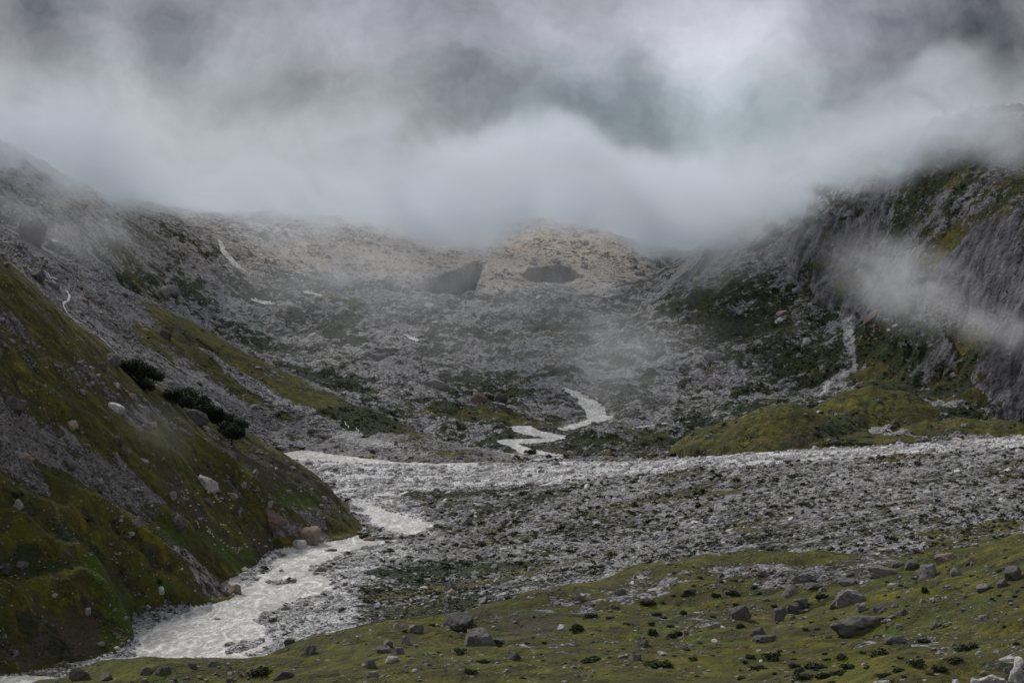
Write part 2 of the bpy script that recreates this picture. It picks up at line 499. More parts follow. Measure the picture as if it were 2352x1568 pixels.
WAT = zmax(WAT,
    line_zone([(1225, 868, 8), (1270, 885, 12), (1310, 897, 20), (1345, 915, 34), (1365, 938, 44), (1375, 960, 48), (1335, 972, 40), (1300, 985, 30)], BACK),
    line_zone([(482, 515, 4), (500, 545, 5), (515, 578, 16), (540, 605, 20), (572, 625, 16), (600, 640, 14), (640, 655, 14), (665, 668, 16)], BACK),
    line_zone([(585, 692, 12), (615, 693, 26), (645, 705, 16)], BACK), line_zone([(695, 668, 12), (720, 672, 20), (745, 683, 14)], BACK),
    line_zone([(900, 797, 12), (932, 802, 14)], BACK), line_zone([(930, 768, 8), (960, 785, 12)], BACK),
    line_zone([(1440, 985, 4), (1500, 975, 4), (1560, 968, 3)], BACK))

WAT = WAT * (1 - z([(505, 1478), (560, 1468), (602, 1466), (580, 1486), (520, 1500)], FLOOR, 2, 3)) * (1 - 0.9 * z([(560, 1500), (640, 1485), (625, 1500), (570, 1510)], FLOOR, 2, 3)) * (1 - z([(610, 1333), (665, 1328), (680, 1335), (630, 1341)], FLOOR, 1.5, 2))
GR = np.zeros_like(X); DK = np.zeros_like(X); PL = np.zeros_like(X); SO = np.zeros_like(X); CL = np.zeros_like(X); LU = np.zeros_like(X); IC = np.zeros_like(X); WM = np.zeros_like(X)
is_ = [LID == i for i in range(6)]
GR += is_[FORE] * 1.0 + is_[LEFT] * 0.86 + is_[KNOLL] * 0.95 + is_[FLOOR] * 0.35 + is_[SCREE] * 0.16 + is_[BACK] * 0.22
DK += is_[BACK] * 0.50 + is_[FLOOR] * 0.27 + is_[FORE] * 0.24 + is_[LEFT] * 0.22 + is_[KNOLL] * 0.30 + is_[SCREE] * 0.16


def put(A, m, val):
    A += (val - A) * m


# valley floor
m = z([(620, 1044), (1100, 1066), (1300, 1058), (1700, 1036), (2400, 1002), (2400, 1028), (1900, 1058), (1600, 1073), (1400, 1096), (1100, 1116), (930, 1130), (940, 1170), (1000, 1200), (900, 1235), (800, 1180), (760, 1110), (690, 1060)], FLOOR, 10, 14)
put(PL, m, 1.0); put(GR, m, 0.0); put(DK, m, 0.0)
m = z([(715, 1300), (900, 1240), (980, 1250), (850, 1330), (830, 1400), (830, 1440), (700, 1460), (590, 1520), (580, 1430), (700, 1370)], FLOOR, 8, 12)
put(PL, m, 0.7); put(GR, m, 0.0); put(DK, m, 0.02)
m = z([(-100, 1560), (200, 1550), (290, 1445), (440, 1400), (560, 1330), (650, 1260), (760, 1235), (600, 1380), (560, 1530), (300, 1580)], FLOOR, 8, 10)
put(PL, m, 0.45); put(GR, m, 0.0); put(DK, m, 0.0)
m = z([(900, 1128), (1000, 1128), (1330, 1106), (1320, 1122), (1250, 1150), (1180, 1175), (1050, 1172), (940, 1150)], FLOOR, 10, 14)
put(DK, m, 0.62); put(GR, m, 0.35)
m = z([(800, 1425), (830, 1350), (900, 1295), (1000, 1285), (1200, 1290), (1400, 1305), (1480, 1320), (1300, 1350), (1100, 1395), (1000, 1405), (880, 1430)], FLOOR, 10, 14)
put(DK, m, 0.60); put(GR, m, 0.42)
m = z([(1200, 1370), (1500, 1312), (1800, 1310), (2000, 1292), (2400, 1215), (2400, 1400), (1500, 1400), (1250, 1420)], FLOOR, 12, 14)
put(GR, m, 0.72); put(DK, m, 0.3)
for pz, gv in (([(1560, 1300), (1750, 1285), (1900, 1280), (1890, 1292), (1700, 1305), (1560, 1318)], 0.95), ([(1500, 1210), (1900, 1190), (2352, 1150), (2352, 1172), (1900, 1215), (1500, 1232)], 0.5),
               ([(1300, 1150), (1500, 1165), (1450, 1190), (1250, 1190)], 0.5), ([(2050, 1235), (2352, 1185), (2352, 1225), (2200, 1255)], 0.9)):
    m = z(pz, FLOOR, 8, 16); put(GR, m, gv)
# wet ground round the upper stream
for lay in (FLOOR, BACK):
    m = z([(1130, 1000), (1180, 960), (1320, 985), (1420, 985), (1600, 985), (1620, 1040), (1500, 1050), (1300, 1062), (1150, 1060)], lay, 14, 20)
    put(DK, m, 0.60); put(GR, m, 0.5)
    m = z([(900, 905), (1050, 930), (1300, 965), (1290, 985), (1150, 975), (1000, 960), (900, 940)], lay, 14, 20)
    put(GR, m, 0.75); put(DK, m, 0.45)
# foreground meadow
put(SO, z([(1070, 1412), (1250, 1405), (1330, 1430), (1330, 1460), (1200, 1462), (1120, 1440)], FORE, 8, 8), 0.75)
m = z([(1950, 1488), (2100, 1468), (2400, 1435), (2400, 1478), (2150, 1512), (2000, 1500)], FORE, 8, 12)
put(PL, m, 0.4); put(GR, m, 0.62); put(DK, m, 0.35)
m = z([(2150, 1620), (2200, 1562), (2270, 1520), (2400, 1480), (2400, 1640)], FORE, 4, 5)
put(PL, m, 0.15); put(GR, m, 0.6)
m = z([(1480, 1568), (1500, 1530), (1800, 1510), (2100, 1520), (2000, 1640), (1480, 1640)], FORE, 12, 8)
put(DK, m, 0.0); put(GR, m, 1.0)
put(GR, z([(1550, 1405), (1640, 1398), (1720, 1425), (1640, 1445), (1560, 1440)], FORE, 8, 10), 0.6)
for pz, gv in (([(1200, 1400), (1400, 1335), (1700, 1300), (2050, 1285), (2060, 1322), (1900, 1342), (1600, 1345), (1350, 1385)], .42), ([(1440, 1400), (1640, 1385), (1700, 1430), (1560, 1450)], .6),
               ([(1860, 1330), (2180, 1300), (2150, 1352), (1950, 1350)], .62), ([(1040, 1480), (1300, 1470), (1500, 1500), (1200, 1510)], .7)):
    m = z(pz, FORE, 14, 12); put(GR, m, gv); put(PL, m, .04)
# left hillside
for pz, gv in (([(-60, 885), (60, 905), (120, 960), (200, 1025), (280, 1060), (330, 1110), (400, 1165), (420, 1195), (340, 1190), (260, 1160), (180, 1125), (90, 1100), (-60, 1085)], 0.25),
               ([(-60, 735), (60, 770), (140, 815), (220, 850), (330, 920), (420, 952), (560, 998), (640, 1036), (560, 1018), (420, 985), (300, 945), (200, 888), (100, 830), (-60, 790)], 0.42),
               ([(540, 1330), (600, 1270), (640, 1225), (620, 1190), (700, 1165), (800, 1168), (870, 1205), (880, 1235), (740, 1240), (660, 1275), (560, 1350)], 0.04),
               ([(0, 1335), (90, 1345), (250, 1380), (160, 1372), (0, 1352)], 0.4), ([(500, 1085), (640, 1150), (620, 1165), (480, 1110)], 0.5)):
    m = z(pz, LEFT, 8, 14); put(GR, m, gv); put(DK, m, 0.12)
for pz, sv_ in (([(470, 1000), (560, 1015), (640, 1035), (745, 1098), (800, 1158), (720, 1160), (640, 1125), (560, 1085), (500, 1050)], 1.0), ([(350, 1050), (400, 1080), (450, 1150), (500, 1240), (560, 1300), (470, 1260), (410, 1180)], 0.9),
               ([(-60, 1378), (100, 1386), (180, 1372), (250, 1420), (270, 1480), (200, 1500), (-60, 1480)], 0.85), ([(560, 1180), (640, 1230), (620, 1262), (560, 1230)], 0.8), ([(180, 1285), (260, 1330), (300, 1400), (240, 1380), (200, 1330)], 0.7),
               ([(0, 1245), (130, 1270), (260, 1330), (180, 1310), (60, 1275)], 0.5), ([(300, 1225), (420, 1290), (430, 1340), (340, 1280)], 0.55)):
    put(SO, z(pz, LEFT, 8, 14), sv_)
m = z([(388, 1262), (430, 1280), (500, 1320), (548, 1345), (520, 1385), (470, 1400), (440, 1370), (420, 1320)], LEFT, 6, 9)
put(SO, m, 0.55); put(GR, m, 0.25); put(PL, m, 0.35); put(WM, m, 0.5)
for pz in ([(200, 1330), (260, 1380), (300, 1430), (350, 1430), (290, 1470), (230, 1480), (240, 1400)], [(440, 1200), (500, 1230), (560, 1270), (600, 1275), (560, 1335), (520, 1310), (470, 1260)], [(85, 1080), (170, 1115), (250, 1150), (230, 1162), (120, 1115)],
           [(335, 1160), (400, 1195), (440, 1240), (460, 1290), (420, 1260), (350, 1195)], [(640, 1100), (760, 1160), (740, 1170), (620, 1130)]):
    m = z(pz, LEFT, 8, 9); put(LU, m, 1.0); put(GR, m, 1.05); put(DK, m, 0.05); put(SO, m, 0)
for pz in ([(1930, 1300), (2100, 1275), (2230, 1262), (2100, 1330), (1980, 1350)], [(1480, 1390), (1620, 1380), (1640, 1470), (1500, 1470)], [(2000, 1400), (2120, 1400), (2080, 1430), (2000, 1425)]):
    m = z(pz, FORE, 12, 12); put(LU, m, .7)
# scree slope
for pz, gv in (([(330, 685), (500, 765), (640, 845), (820, 895), (930, 970), (945, 990), (860, 1000), (820, 1005), (640, 945), (470, 865), (330, 790)], 0.80), ([(480, 945), (640, 960), (760, 1000), (900, 1030), (700, 1030), (560, 1000)], 0.42),
               ([(1000, 1030), (1120, 1035), (1200, 1048), (1100, 1056), (1000, 1050)], 0.6), ([(300, 860), (360, 870), (430, 930), (380, 930)], 0.95), ([(250, 780), (420, 860), (520, 900), (460, 900), (300, 830)], 0.35), ([(0, 560), (80, 640), (160, 740), (0, 640)], 0.5)):
    m = z(pz, SCREE, 26, 22); put(GR, m, gv)
m = z([(740, 950), (800, 900), (850, 905), (935, 965), (948, 990), (860, 1004)], SCREE, 8, 12); put(DK, m, 0.85)
put(SO, z([(450, 930), (640, 950), (900, 1020), (940, 1040), (700, 1035), (560, 1010)], SCREE, 14, 20), 0.45)
m = z([(450, 790), (600, 880), (700, 930), (900, 1015), (1000, 1045), (860, 1030), (700, 960), (560, 890)], SCREE, 8, 10); put(GR, m, 0.0); put(PL, m, 0.35)
# upper valley
for pz, gv, dv in (([(240, 595), (300, 590), (370, 612), (380, 625), (280, 620)], .9, .5), ([(500, 655), (600, 665), (640, 690), (560, 685)], .9, .5), ([(620, 640), (720, 650), (780, 665), (700, 665)], .8, .6),
                   ([(760, 680), (850, 688), (840, 696), (760, 692)], .9, .3), ([(740, 860), (830, 880), (900, 930), (930, 960), (860, 930), (760, 880)], .5, .9),
                   ([(1080, 880), (1120, 850), (1200, 860), (1150, 900)], .3, .6), ([(950, 740), (1100, 735), (1150, 790), (1000, 800)], .3, .6), ([(1040, 560), (1110, 553), (1130, 575), (1080, 580)], .5, .7),
                   ([(1510, 700), (1640, 640), (1780, 650), (1910, 720), (1900, 860), (1780, 860), (1640, 780)], .52, .70), ([(1560, 640), (1640, 545), (1730, 620), (1640, 660)], .5, .4), ([(1550, 1000), (1700, 920), (1900, 905), (1900, 950), (1640, 1000)], .3, .72)):
    m = z(pz, BACK, 26, 28); put(GR, m, gv); put(DK, m, dv)
m = z([(1790, 600), (1840, 500), (1900, 500), (2000, 440), (2400, 200), (2400, 1000), (2290, 945), (2200, 860), (2290, 770), (2140, 730), (2000, 745), (1960, 735), (1880, 690)], BACK, 14, 22)
put(CL, m, 1.0); put(GR, m, 0.18); put(DK, m, 0.2)
for pz, gv in (([(1960, 520), (2060, 440), (2200, 340), (2400, 260), (2400, 480), (2240, 540), (2150, 620), (2080, 610), (2040, 560)], 0.55), ([(1970, 765), (2100, 782), (2180, 760), (2280, 750), (2260, 830), (2200, 900), (2300, 960), (2100, 930), (1960, 890)], 0.95),
               ([(1800, 560), (1850, 500), (1900, 520), (1860, 560)], 0.5)):
    m = z(pz, BACK, 12, 20); put(GR, m, gv); put(CL, m, 1 - gv); put(DK, m, 0.55)
m = z([(2070, 800), (2140, 780), (2200, 830), (2180, 870), (2100, 880)], BACK, 8, 14); put(CL, m, .9); put(GR, m, 0.2)
m = line_zone([(1948, 735, 22), (1950, 790, 24), (1965, 840, 12), (1905, 868, 20), (1888, 905, 10)], BACK, 0.8); put(PL, m, 0.62); put(GR, m, 0); put(DK, m, 0); put(CL, m, 0)
m = z([(560, 520), (800, 500), (1100, 520), (1250, 480), (1500, 560), (1520, 620), (1400, 670), (1180, 670), (1000, 640), (800, 640), (600, 620)], BACK, 60, 40)
put(WM, m, 0.75); put(PL, m, 0.30); DK *= (1 - 0.45 * m)  # sunlit glow of the valley head painted into the till colour
put(PL, z([(1105, 612), (1170, 640), (1190, 668), (1080, 672)], BACK, 15, 10), 0.5)
mw = z([(960, 600), (1150, 540), (1250, 480), (1450, 545), (1450, 640), (1200, 670), (1080, 640)], BACK, 80, 30); put(WM, mw, 1.1); put(PL, mw, .40)  # brightest part of the painted sunlight, paler and warmer still
m = z([(0, 350), (480, 470), (700, 560), (500, 640), (200, 600), (0, 560)], BACK, 60, 30); put(WM, m, 0.4); put(DK, m, .42)
# knolls
put(SO, z([(1770, 1020), (1810, 985), (1870, 1000), (1880, 1040)], KNOLL, 8, 10), 0.7)
put(DK, z([(1880, 1040), (1900, 960), (1950, 930), (2010, 1000), (1960, 1040)], KNOLL, 10, 14), 0.7)

VG = fbm(X, Y, 110, 5, 150, 0.6); VG2 = fbm(X * .7, Y, 80, 5, 160, 0.62)
loose = (is_[BACK] + is_[FLOOR] + is_[SCREE]) * (1 - PL) * (1 - WM.clip(0, 1) * .6)
GR += loose * VG * 0.34
DK += loose * VG2 * 0.42
GR = np.clip(GR, 0, 1.1); DK = np.clip(DK, 0, 1)
# ------------------------------------------------------------------ relief
PIT = zmax(
    z([(958, 653), (985, 642), (1020, 635), (1058, 620), (1098, 606), (1108, 611), (1098, 640), (1088, 668), (1030, 668), (980, 662)], BACK, 1.6, 0.6),
    z([(1194, 633), (1225, 617), (1255, 616), (1272, 620), (1312, 617), (1338, 638), (1300, 648), (1265, 653), (1233, 652)], BACK, 1.6, 0.6),
    z([(855, 644), (880, 646), (932, 658), (915, 665), (890, 663)], BACK, 1.6, 0.6) * 0.5)
IC = np.clip(z([(950, 658), (985, 640), (1058, 618), (1098, 604), (1112, 611), (1100, 640), (1090, 670), (1030, 671), (980, 665)], BACK, 4, 0) +
             z([(1188, 633), (1225, 614), (1312, 614), (1342, 638), (1300, 651), (1265, 656), (1233, 655)], BACK, 4, 0) +
             z([(850, 643), (882, 644), (935, 658), (915, 667), (890, 666)], BACK, 4, 0), 0, 1)

H = np.zeros_like(X)
# moraine and valley head
a_ = is_[BACK] * (1 - 0.55 * WM.clip(0, 1)) * (1 - CL * .5)
H += a_ * (fbm(X, Y, 150, 2, 1) * 7 + fbm(X, Y, 48, 5, 3, 0.58) * 6.5 + fbm(X, Y, 17, 2, 9, ridged=True) * 0.7)
H += is_[BACK] * WM.clip(0, 1) * (fbm(X + 0.3 * Y, Y * .5, 36, 4, 23, ridged=True) * 1.8)
# rock faces: slabs dipping towards the valley
ca, sa = math.cos(math.radians(38)), math.sin(math.radians(38))
U_, V_ = X * ca - Y * sa, X * sa + Y * ca
H += CL * (fbm(U_, V_ * 0.22, 46, 5, 31, 0.6, ridged=True) * 8.0 + fbm(U_, V_ * 0.5, 150, 3, 37, 0.5, ridged=True) * 12 + fbm(U_, V_ * .3, 9, 2, 35, ridged=True) * 1.2)
# left hillside: spurs and runnels that fall to the river
cb, sb = math.cos(math.radians(-32)), math.sin(math.radians(-32))
U_, V_ = X * cb - Y * sb, X * sb + Y * cb
near = np.clip((1500 - Y) / 400, 0.25, 1)
H += is_[LEFT] * (-5.0 + fbm(U_ * .22, V_, 46, 3, 41, 0.45, ridged=True) * 6.0 * near + fbm(U_ * .4, V_, 15, 4, 45, 0.55) * 1.5 + fbm(X, Y, 75, 3, 47) * 4.2 + SO * fbm(U_ * .4, V_, 12, 3, 48, ridged=True) * 2.0)
H += is_[SCREE] * (fbm(U_ * .2, V_, 40, 3, 51, 0.5) * 2.2 + fbm(X, Y, 12, 3, 52, 0.6) * 0.8)
H += is_[FORE] * (fbm(X, Y, 60, 3, 61, 0.5) * 3.2 + fbm(X * .7, Y, 17, 4, 63, 0.58) * 1.1)
H += is_[FLOOR] * (fbm(X * .6, Y, 45, 2, 71) * 0.9 + fbm(X, Y, 11, 4, 73, 0.6) * 0.55 * (1 - 0.5 * PL))
H += is_[KNOLL] * (fbm(X, Y, 60, 4, 81) * 5.5 + fbm(X, Y, 10, 3, 83) * 0.6)
# ledge of the pasture above the cut bank, lower left
bank = z([(-60, 1378), (100, 1384), (190, 1370), (230, 1400), (290, 1445), (210, 1545), (-60, 1560)], LEFT, 10, 8)
H -= bank * 9.0
wat_w = np.clip(WAT * 1.0, 0, 1)


def blur(a, n):
    for _ in range(n):
        b = a.copy()
        b[1:-1] = (a[:-2] + a[1:-1] * 2 + a[2:]) / 4
        a = b.copy()
        a[:, 1:-1] = (b[:, :-2] + b[:, 1:-1] * 2 + b[:, 2:]) / 4
    return a




def ridge_line(pts, layer, amp, width):
    """rounded spur along surveyed points"""
    Q = [h[:2] for h in (hit(u, v, Z0, layer) for u, v in pts) if h]
    m_ = np.zeros_like(X); pa = np.array(Q); pad = width * 3
    r0, r1 = np.searchsorted(yy, [pa[:, 1].min() - pad, pa[:, 1].max() + pad])
    c0, c1 = np.searchsorted(tt, [(pa[:, 0] / pa[:, 1]).min() - pad / pa[:, 1].min(), (pa[:, 0] / pa[:, 1]).max() + pad / pa[:, 1].min()])
    sl = (slice(max(r0, 0), r1 + 1), slice(max(c0, 0), c1 + 1))
    d_ = seg_dist(X[sl] + WN[sl] * 3, Y[sl] + WN2[sl] * 3, Q, closed=False)
    m_[sl] = amp * np.exp(-(d_ / width) ** 1.5)
    return m_ * (LID == layer)


SPUR = sum(ridge_line(p_, LEFT, a__, w__) for p_, a__, w__ in (
    ([(-40, 1095), (90, 1165), (180, 1215), (260, 1270), (330, 1330), (390, 1385)], 7, 11), ([(60, 1225), (130, 1265), (230, 1330), (290, 1400)], 6, 10),
    ([(150, 1150), (250, 1185), (340, 1240), (415, 1300), (435, 1370)], 7, 11), ([(380, 1190), (450, 1240), (520, 1300), (540, 1325)], 6, 9),
    ([(250, 960), (380, 1025), (480, 1130), (550, 1220), (570, 1260)], 5, 11), ([(400, 950), (500, 1035), (600, 1125), (650, 1195)], 4, 11), ([(100, 900), (260, 1010), (360, 1100), (450, 1190)], 4, 12),
    ([(-40, 1372), (110, 1375), (210, 1358), (250, 1395), (285, 1435)], 5, 9)))
SPUR = SPUR * 1.5
H += SPUR
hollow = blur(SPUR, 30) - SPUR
DK += np.clip(hollow * 0.22, -.15, .45) * is_[LEFT]  # shade of the gullies between spurs painted in as darker cover
GR += np.clip(SPUR * 0.05, 0, .25)
wide = np.clip(blur(wat_w, 26) * 3.0, 0, 1)
near_w = np.clip(blur(wat_w, 4) * 1.6, 0, 1)
Zg = Z0 + H * (1 - wide * 0.9) - np.clip(WAT, 0, 1) * 1.6 - PIT * 60.0
ZW = Z0 + H * 0.1 * wide - 0.75

print("grid", NR, NC)

# ------------------------------------------------------------------ materials
def new_mat(name):
    m = bpy.data.materials.new(name); m.use_nodes = True
    t = NT(m.node_tree); t.n.clear()
    bs = t.node('ShaderNodeBsdfPrincipled')
    o = t.node('ShaderNodeOutputMaterial'); t.l.new(bs.outputs[0], o.inputs[0])
    t.put(bs.inputs['Specular IOR Level'], 0.25)
    return m, t, bs


def attr(t, name):
    return t.node('ShaderNodeAttribute', dict(attribute_name=name)).outputs['Fac']


def ground_mat():
    m, t, bs = new_mat("mountain_ground")
    geo = t.node('ShaderNodeNewGeometry')
    pos = geo.outputs['Position']
    g, dk, pl, so, cl_, ic, wm = [attr(t, k) for k in ('grass', 'scrub', 'pale', 'soil', 'cliff', 'ice', 'warm')]
    sepn = t.node('ShaderNodeSeparateXYZ', _0=geo.outputs['True Normal'])
    up = sepn.outputs[2]
    nA = t.noise(pos, 0.02, 4, 0.6)       # 50 m
    nB = t.noise(pos, 0.11, 5, 0.62)      # 9 m
    nC = t.noise(pos, 0.55, 4, 0.65)      # 2 m
    # stones: two sizes of cells, each with its own grey
    v1 = t.voro(pos, 0.5); v2 = t.voro(pos, 0.17)
    sv1 = t.node('ShaderNodeSeparateXYZ', _0=v1).outputs[0]; sv2 = t.node('ShaderNodeSeparateXYZ', _0=v2).outputs[1]
    st = t.math('MULTIPLY_ADD', sv1, 0.62, t.math('MULTIPLY', sv2, 0.38))
    rock = t.mix(t.rng(st, 0.15, 0.85), (0.105, 0.103, 0.108), (0.37, 0.362, 0.37))
    rock = t.mix(t.rng(sv2, 0.90, 0.97, 0, .5), rock, (0.26, 0.17, 0.12))
    rock = t.mul(1.0, rock, t.mix(nA, (0.8, 0.8, 0.8), (1.2, 1.19, 1.18)))
    pale = t.mix(t.rng(st, 0.1, 0.9), (0.32, 0.315, 0.32), (0.74, 0.73, 0.74))
    rock = t.mul(t.math('MULTIPLY', attr(t, 'slaty'), 1.0), rock, (0.66, 0.63, 0.60))
    rock = t.mix(pl, rock, pale)
    rock = t.mul(t.math('MINIMUM', wm, 1.0), rock, (1.24, 1.06, 0.84))  # warm tint: tan earth, and the sunlight painted on the valley head
    # rock faces
    def dot(v):
        q_ = t.n.new('ShaderNodeVectorMath'); q_.operation = 'DOT_PRODUCT'; t.put(q_.inputs[0], pos); t.put(q_.inputs[1], v); return q_.outputs['Value']
    sl_ = Vector((-.55, -.55, -.63)).normalized(); ac = sl_.cross(Vector((0, 1, 0))).normalized(); bc = sl_.cross(ac)
    cvec = t.node('ShaderNodeCombineXYZ', _0=dot(tuple(ac)), _1=dot(tuple(bc)), _2=t.math('MULTIPLY', dot(tuple(sl_)), 0.16)).outputs[0]
    cn = t.math('MULTIPLY_ADD', t.noise(cvec, 0.055, 8, 0.72, 1.0), 0.65, t.math('MULTIPLY', t.noise(pos, 0.035, 5, 0.6, 1.0), 0.35))
    face = t.mix(t.rng(cn, 0.40, 0.62), (0.016, 0.016, 0.021), (0.185, 0.18, 0.20))
    face = t.mix(t.rng(nB, 0.55, 0.75, 0, .6), face, (0.13, 0.095, 0.08))
    rock = t.mix(cl_, rock, face)
    # turf
    tf = t.mix(t.rng(nA, 0.35, 0.66), (0.044, 0.056, 0.004), (0.136, 0.119, 0.005))
    tf = t.mix(t.rng(nB, 0.46, 0.72), tf, (0.050, 0.043, 0.009))
    tf = t.mix(t.rng(nC, 0.45, 0.8, 0, .8), tf, (0.036, 0.038, 0.010))
    tf = t.mix(t.rng(t.noise(pos, 0.035, 2, .5), 0.6, 0.7, 0, .6), tf, (0.030, 0.072, 0.008))
    gm = t.rng(t.math('ADD', g, t.math('MULTIPLY_ADD', nB, 1.9, t.math('MULTIPLY_ADD', nA, 1.3, t.math('MULTIPLY_ADD', nC, 0.9, -2.05)))), 0.44, 0.62)
    col = t.mix(gm, rock, tf)
    tf_l = t.mix(nC, (0.028, 0.066, 0.004), (0.060, 0.090, 0.006))
    col = t.mix(t.math('MULTIPLY', t.math('MULTIPLY', attr(t, 'lush'), gm), .85), col, tf_l)
    # dark moss and sedge in the turf, deepened by the painted hollow shade
    mo = t.math('MULTIPLY_ADD', t.noise(t.vmath('ADD', pos, (77, 5, 9)), 0.085, 6, 0.66, 0.6), 1.0, t.math('MULTIPLY', dk, 0.16))
    col = t.mix(t.math('MULTIPLY', t.rng(mo, 0.46, 0.60, 0, .9), gm), col, t.mix(nC, (0.022, 0.023, 0.005), (0.050, 0.044, 0.008)))
    # loose earth
    earth = t.mix(nC, (0.026, 0.020, 0.014), (0.075, 0.060, 0.045))
    sm_ = t.rng(t.math('ADD', so, t.math('MULTIPLY_ADD', nB, 2.0, t.math('MULTIPLY_ADD', nA, 1.0, -1.5))), 0.42, 0.66)
    col = t.mix(t.math('MULTIPLY', sm_, 0.85), col, earth)
    # dark dwarf scrub, plus the shade painted into the left hillside hollows
    sc = t.mix(nC, (0.012, 0.020, 0.008), (0.034, 0.044, 0.014))
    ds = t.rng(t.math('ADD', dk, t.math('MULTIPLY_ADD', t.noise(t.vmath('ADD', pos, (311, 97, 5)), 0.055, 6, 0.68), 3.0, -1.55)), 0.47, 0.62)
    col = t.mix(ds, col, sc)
    # small scattered stones in the turf
    ve = t.voro(t.vmath('ADD', pos, (50, 20, 3)), 0.42, 'Distance')
    vr = t.node('ShaderNodeSeparateXYZ', _0=t.voro(t.vmath('ADD', pos, (50, 20, 3)), 0.42)).outputs[2]
    sp = t.math('MULTIPLY', t.math('LESS_THAN', ve, 0.28), t.math('GREATER_THAN', vr, 0.90))
    col = t.mix(t.math('MULTIPLY', sp, t.math('MULTIPLY', gm, t.rng(nA, .35, .6, .2, .9))), col, (0.21, 0.21, 0.21))
    # dirty glacier ice
    icc = t.mix(t.rng(t.noise(t.vmath('MULTIPLY', pos, (1, 1, 0.12)), 0.10, 6, 0.65, 0.5), .35, .65), (0.038, 0.032, 0.029), (0.125, 0.108, 0.097))
    col = t.mix(ic, col, icc)
    t.put(bs.inputs['Base Color'], col)
    t.put(bs.inputs['Roughness'], 0.92)
    hb = t.math('MULTIPLY_ADD', t.voro(pos, 0.5, 'Distance'), -1.4, t.math('MULTIPLY', t.voro(pos, 0.17, 'Distance'), -3.0))
    hb = t.math('MULTIPLY', hb, t.math('SUBTRACT', 1.0, t.math('MULTIPLY', gm, 0.8)))
    hb = t.math('ADD', hb, t.math('MULTIPLY_ADD', nC, 1.3, t.math('MULTIPLY', nB, 3.0)))
    hb = t.math('ADD', hb, t.math('MULTIPLY', t.math('MULTIPLY', cl_, cn), 14.0))
    hb = t.math('ADD', hb, t.math('MULTIPLY', ds, 1.5))
    bp = t.node('ShaderNodeBump', Height=hb, Strength=1.0, Distance=1.0)
    t.l.new(bp.outputs[0], bs.inputs['Normal'])
    return m


def rock_mat(name, dark, light, warm=0.0, moss=0.0):
    m, t, bs = new_mat(name)
    tc_ = t.node('ShaderNodeTexCoord'); geo = t.node('ShaderNodeNewGeometry')
    rnd = t.node('ShaderNodeObjectInfo').outputs['Random']
    p = geo.outputs['Position']
    n_ = t.noise(p, 0.55, 6, 0.68); n2_ = t.noise(p, 2.2, 4, .6)
    c = t.mix(t.math('MULTIPLY_ADD', rnd, 0.7, t.math('MULTIPLY', n_, 0.3)), dark, light)
    c = t.mul(1.0, c, t.mix(t.rng(n_, .3, .7), (0.6, 0.6, 0.62), (1.25, 1.24, 1.22)))
    c = t.mix(t.rng(n2_, 0.62, 0.75, 0, 0.5), c, (0.035, 0.034, 0.033))
    hue = t.math('FRACT', t.math('MULTIPLY', rnd, 7.31))
    c = t.mix(t.rng(hue, 0.93, 0.97, 0.0, 0.35), c, (0.26, 0.14, 0.085))
    c = t.mix(t.rng(hue, 0.0, 0.3, 0.25, 0.0), c, (0.17, 0.145, 0.11))
    if moss:
        up = t.node('ShaderNodeSeparateXYZ', _0=geo.outputs['Normal']).outputs[2]
        mm = t.math('MULTIPLY', t.rng(up, 0.55, 0.9), t.rng(t.noise(p, 0.3, 4, .6), 0.62 - moss * .3, 0.78 - moss * .3))
        c = t.mix(mm, c, (0.050, 0.050, 0.014))
    t.put(bs.inputs['Base Color'], c); t.put(bs.inputs['Roughness'], 0.9)
    bp = t.node('ShaderNodeBump', Height=t.math('MULTIPLY_ADD', n_, 1.2, t.math('MULTIPLY', n2_, 0.3)), Strength=0.9, Distance=0.9)
    t.l.new(bp.outputs[0], bs.inputs['Normal'])
    return m


def water_mat(name, milk, foam, fs):
    m, t, bs = new_mat(name)
    p = t.node('ShaderNodeNewGeometry').outputs['Position']
    q = t.vmath('MULTIPLY', p, (0.9, 0.35, 1.0))
    a = t.noise(q, 0.10, 7, 0.72, 1.8); b = t.noise(q, 0.6, 4, .65, .8)
    h = t.math('MULTIPLY_ADD', a, 0.6, t.math('MULTIPLY', b, 0.4))
    c = t.mix(t.rng(h, 0.49, 0.60, 0, fs), milk, foam)
    c = t.mix(t.rng(h, 0.38, 0.51, 0.85, 0), c, (0.225, 0.215, 0.192))
    t.put(bs.inputs['Base Color'], c); t.put(bs.inputs['Roughness'], 0.45)
    bp = t.node('ShaderNodeBump', Height=t.math('MULTIPLY', h, 2.2), Strength=0.9, Distance=1.0)
    t.l.new(bp.outputs[0], bs.inputs['Normal'])
    return m


def leaf_mat(name, a, b):
    m, t, bs = new_mat(name)
    p = t.node('ShaderNodeNewGeometry').outputs['Position']
    rnd = t.node('ShaderNodeObjectInfo').outputs['Random']
    c = t.mix(t.math('MULTIPLY_ADD', rnd, 0.5, t.math('MULTIPLY', t.noise(p, 0.9, 3, .6), 0.6)), a, b)
    t.put(bs.inputs['Base Color'], c); t.put(bs.inputs['Roughness'], 0.8)
    return m


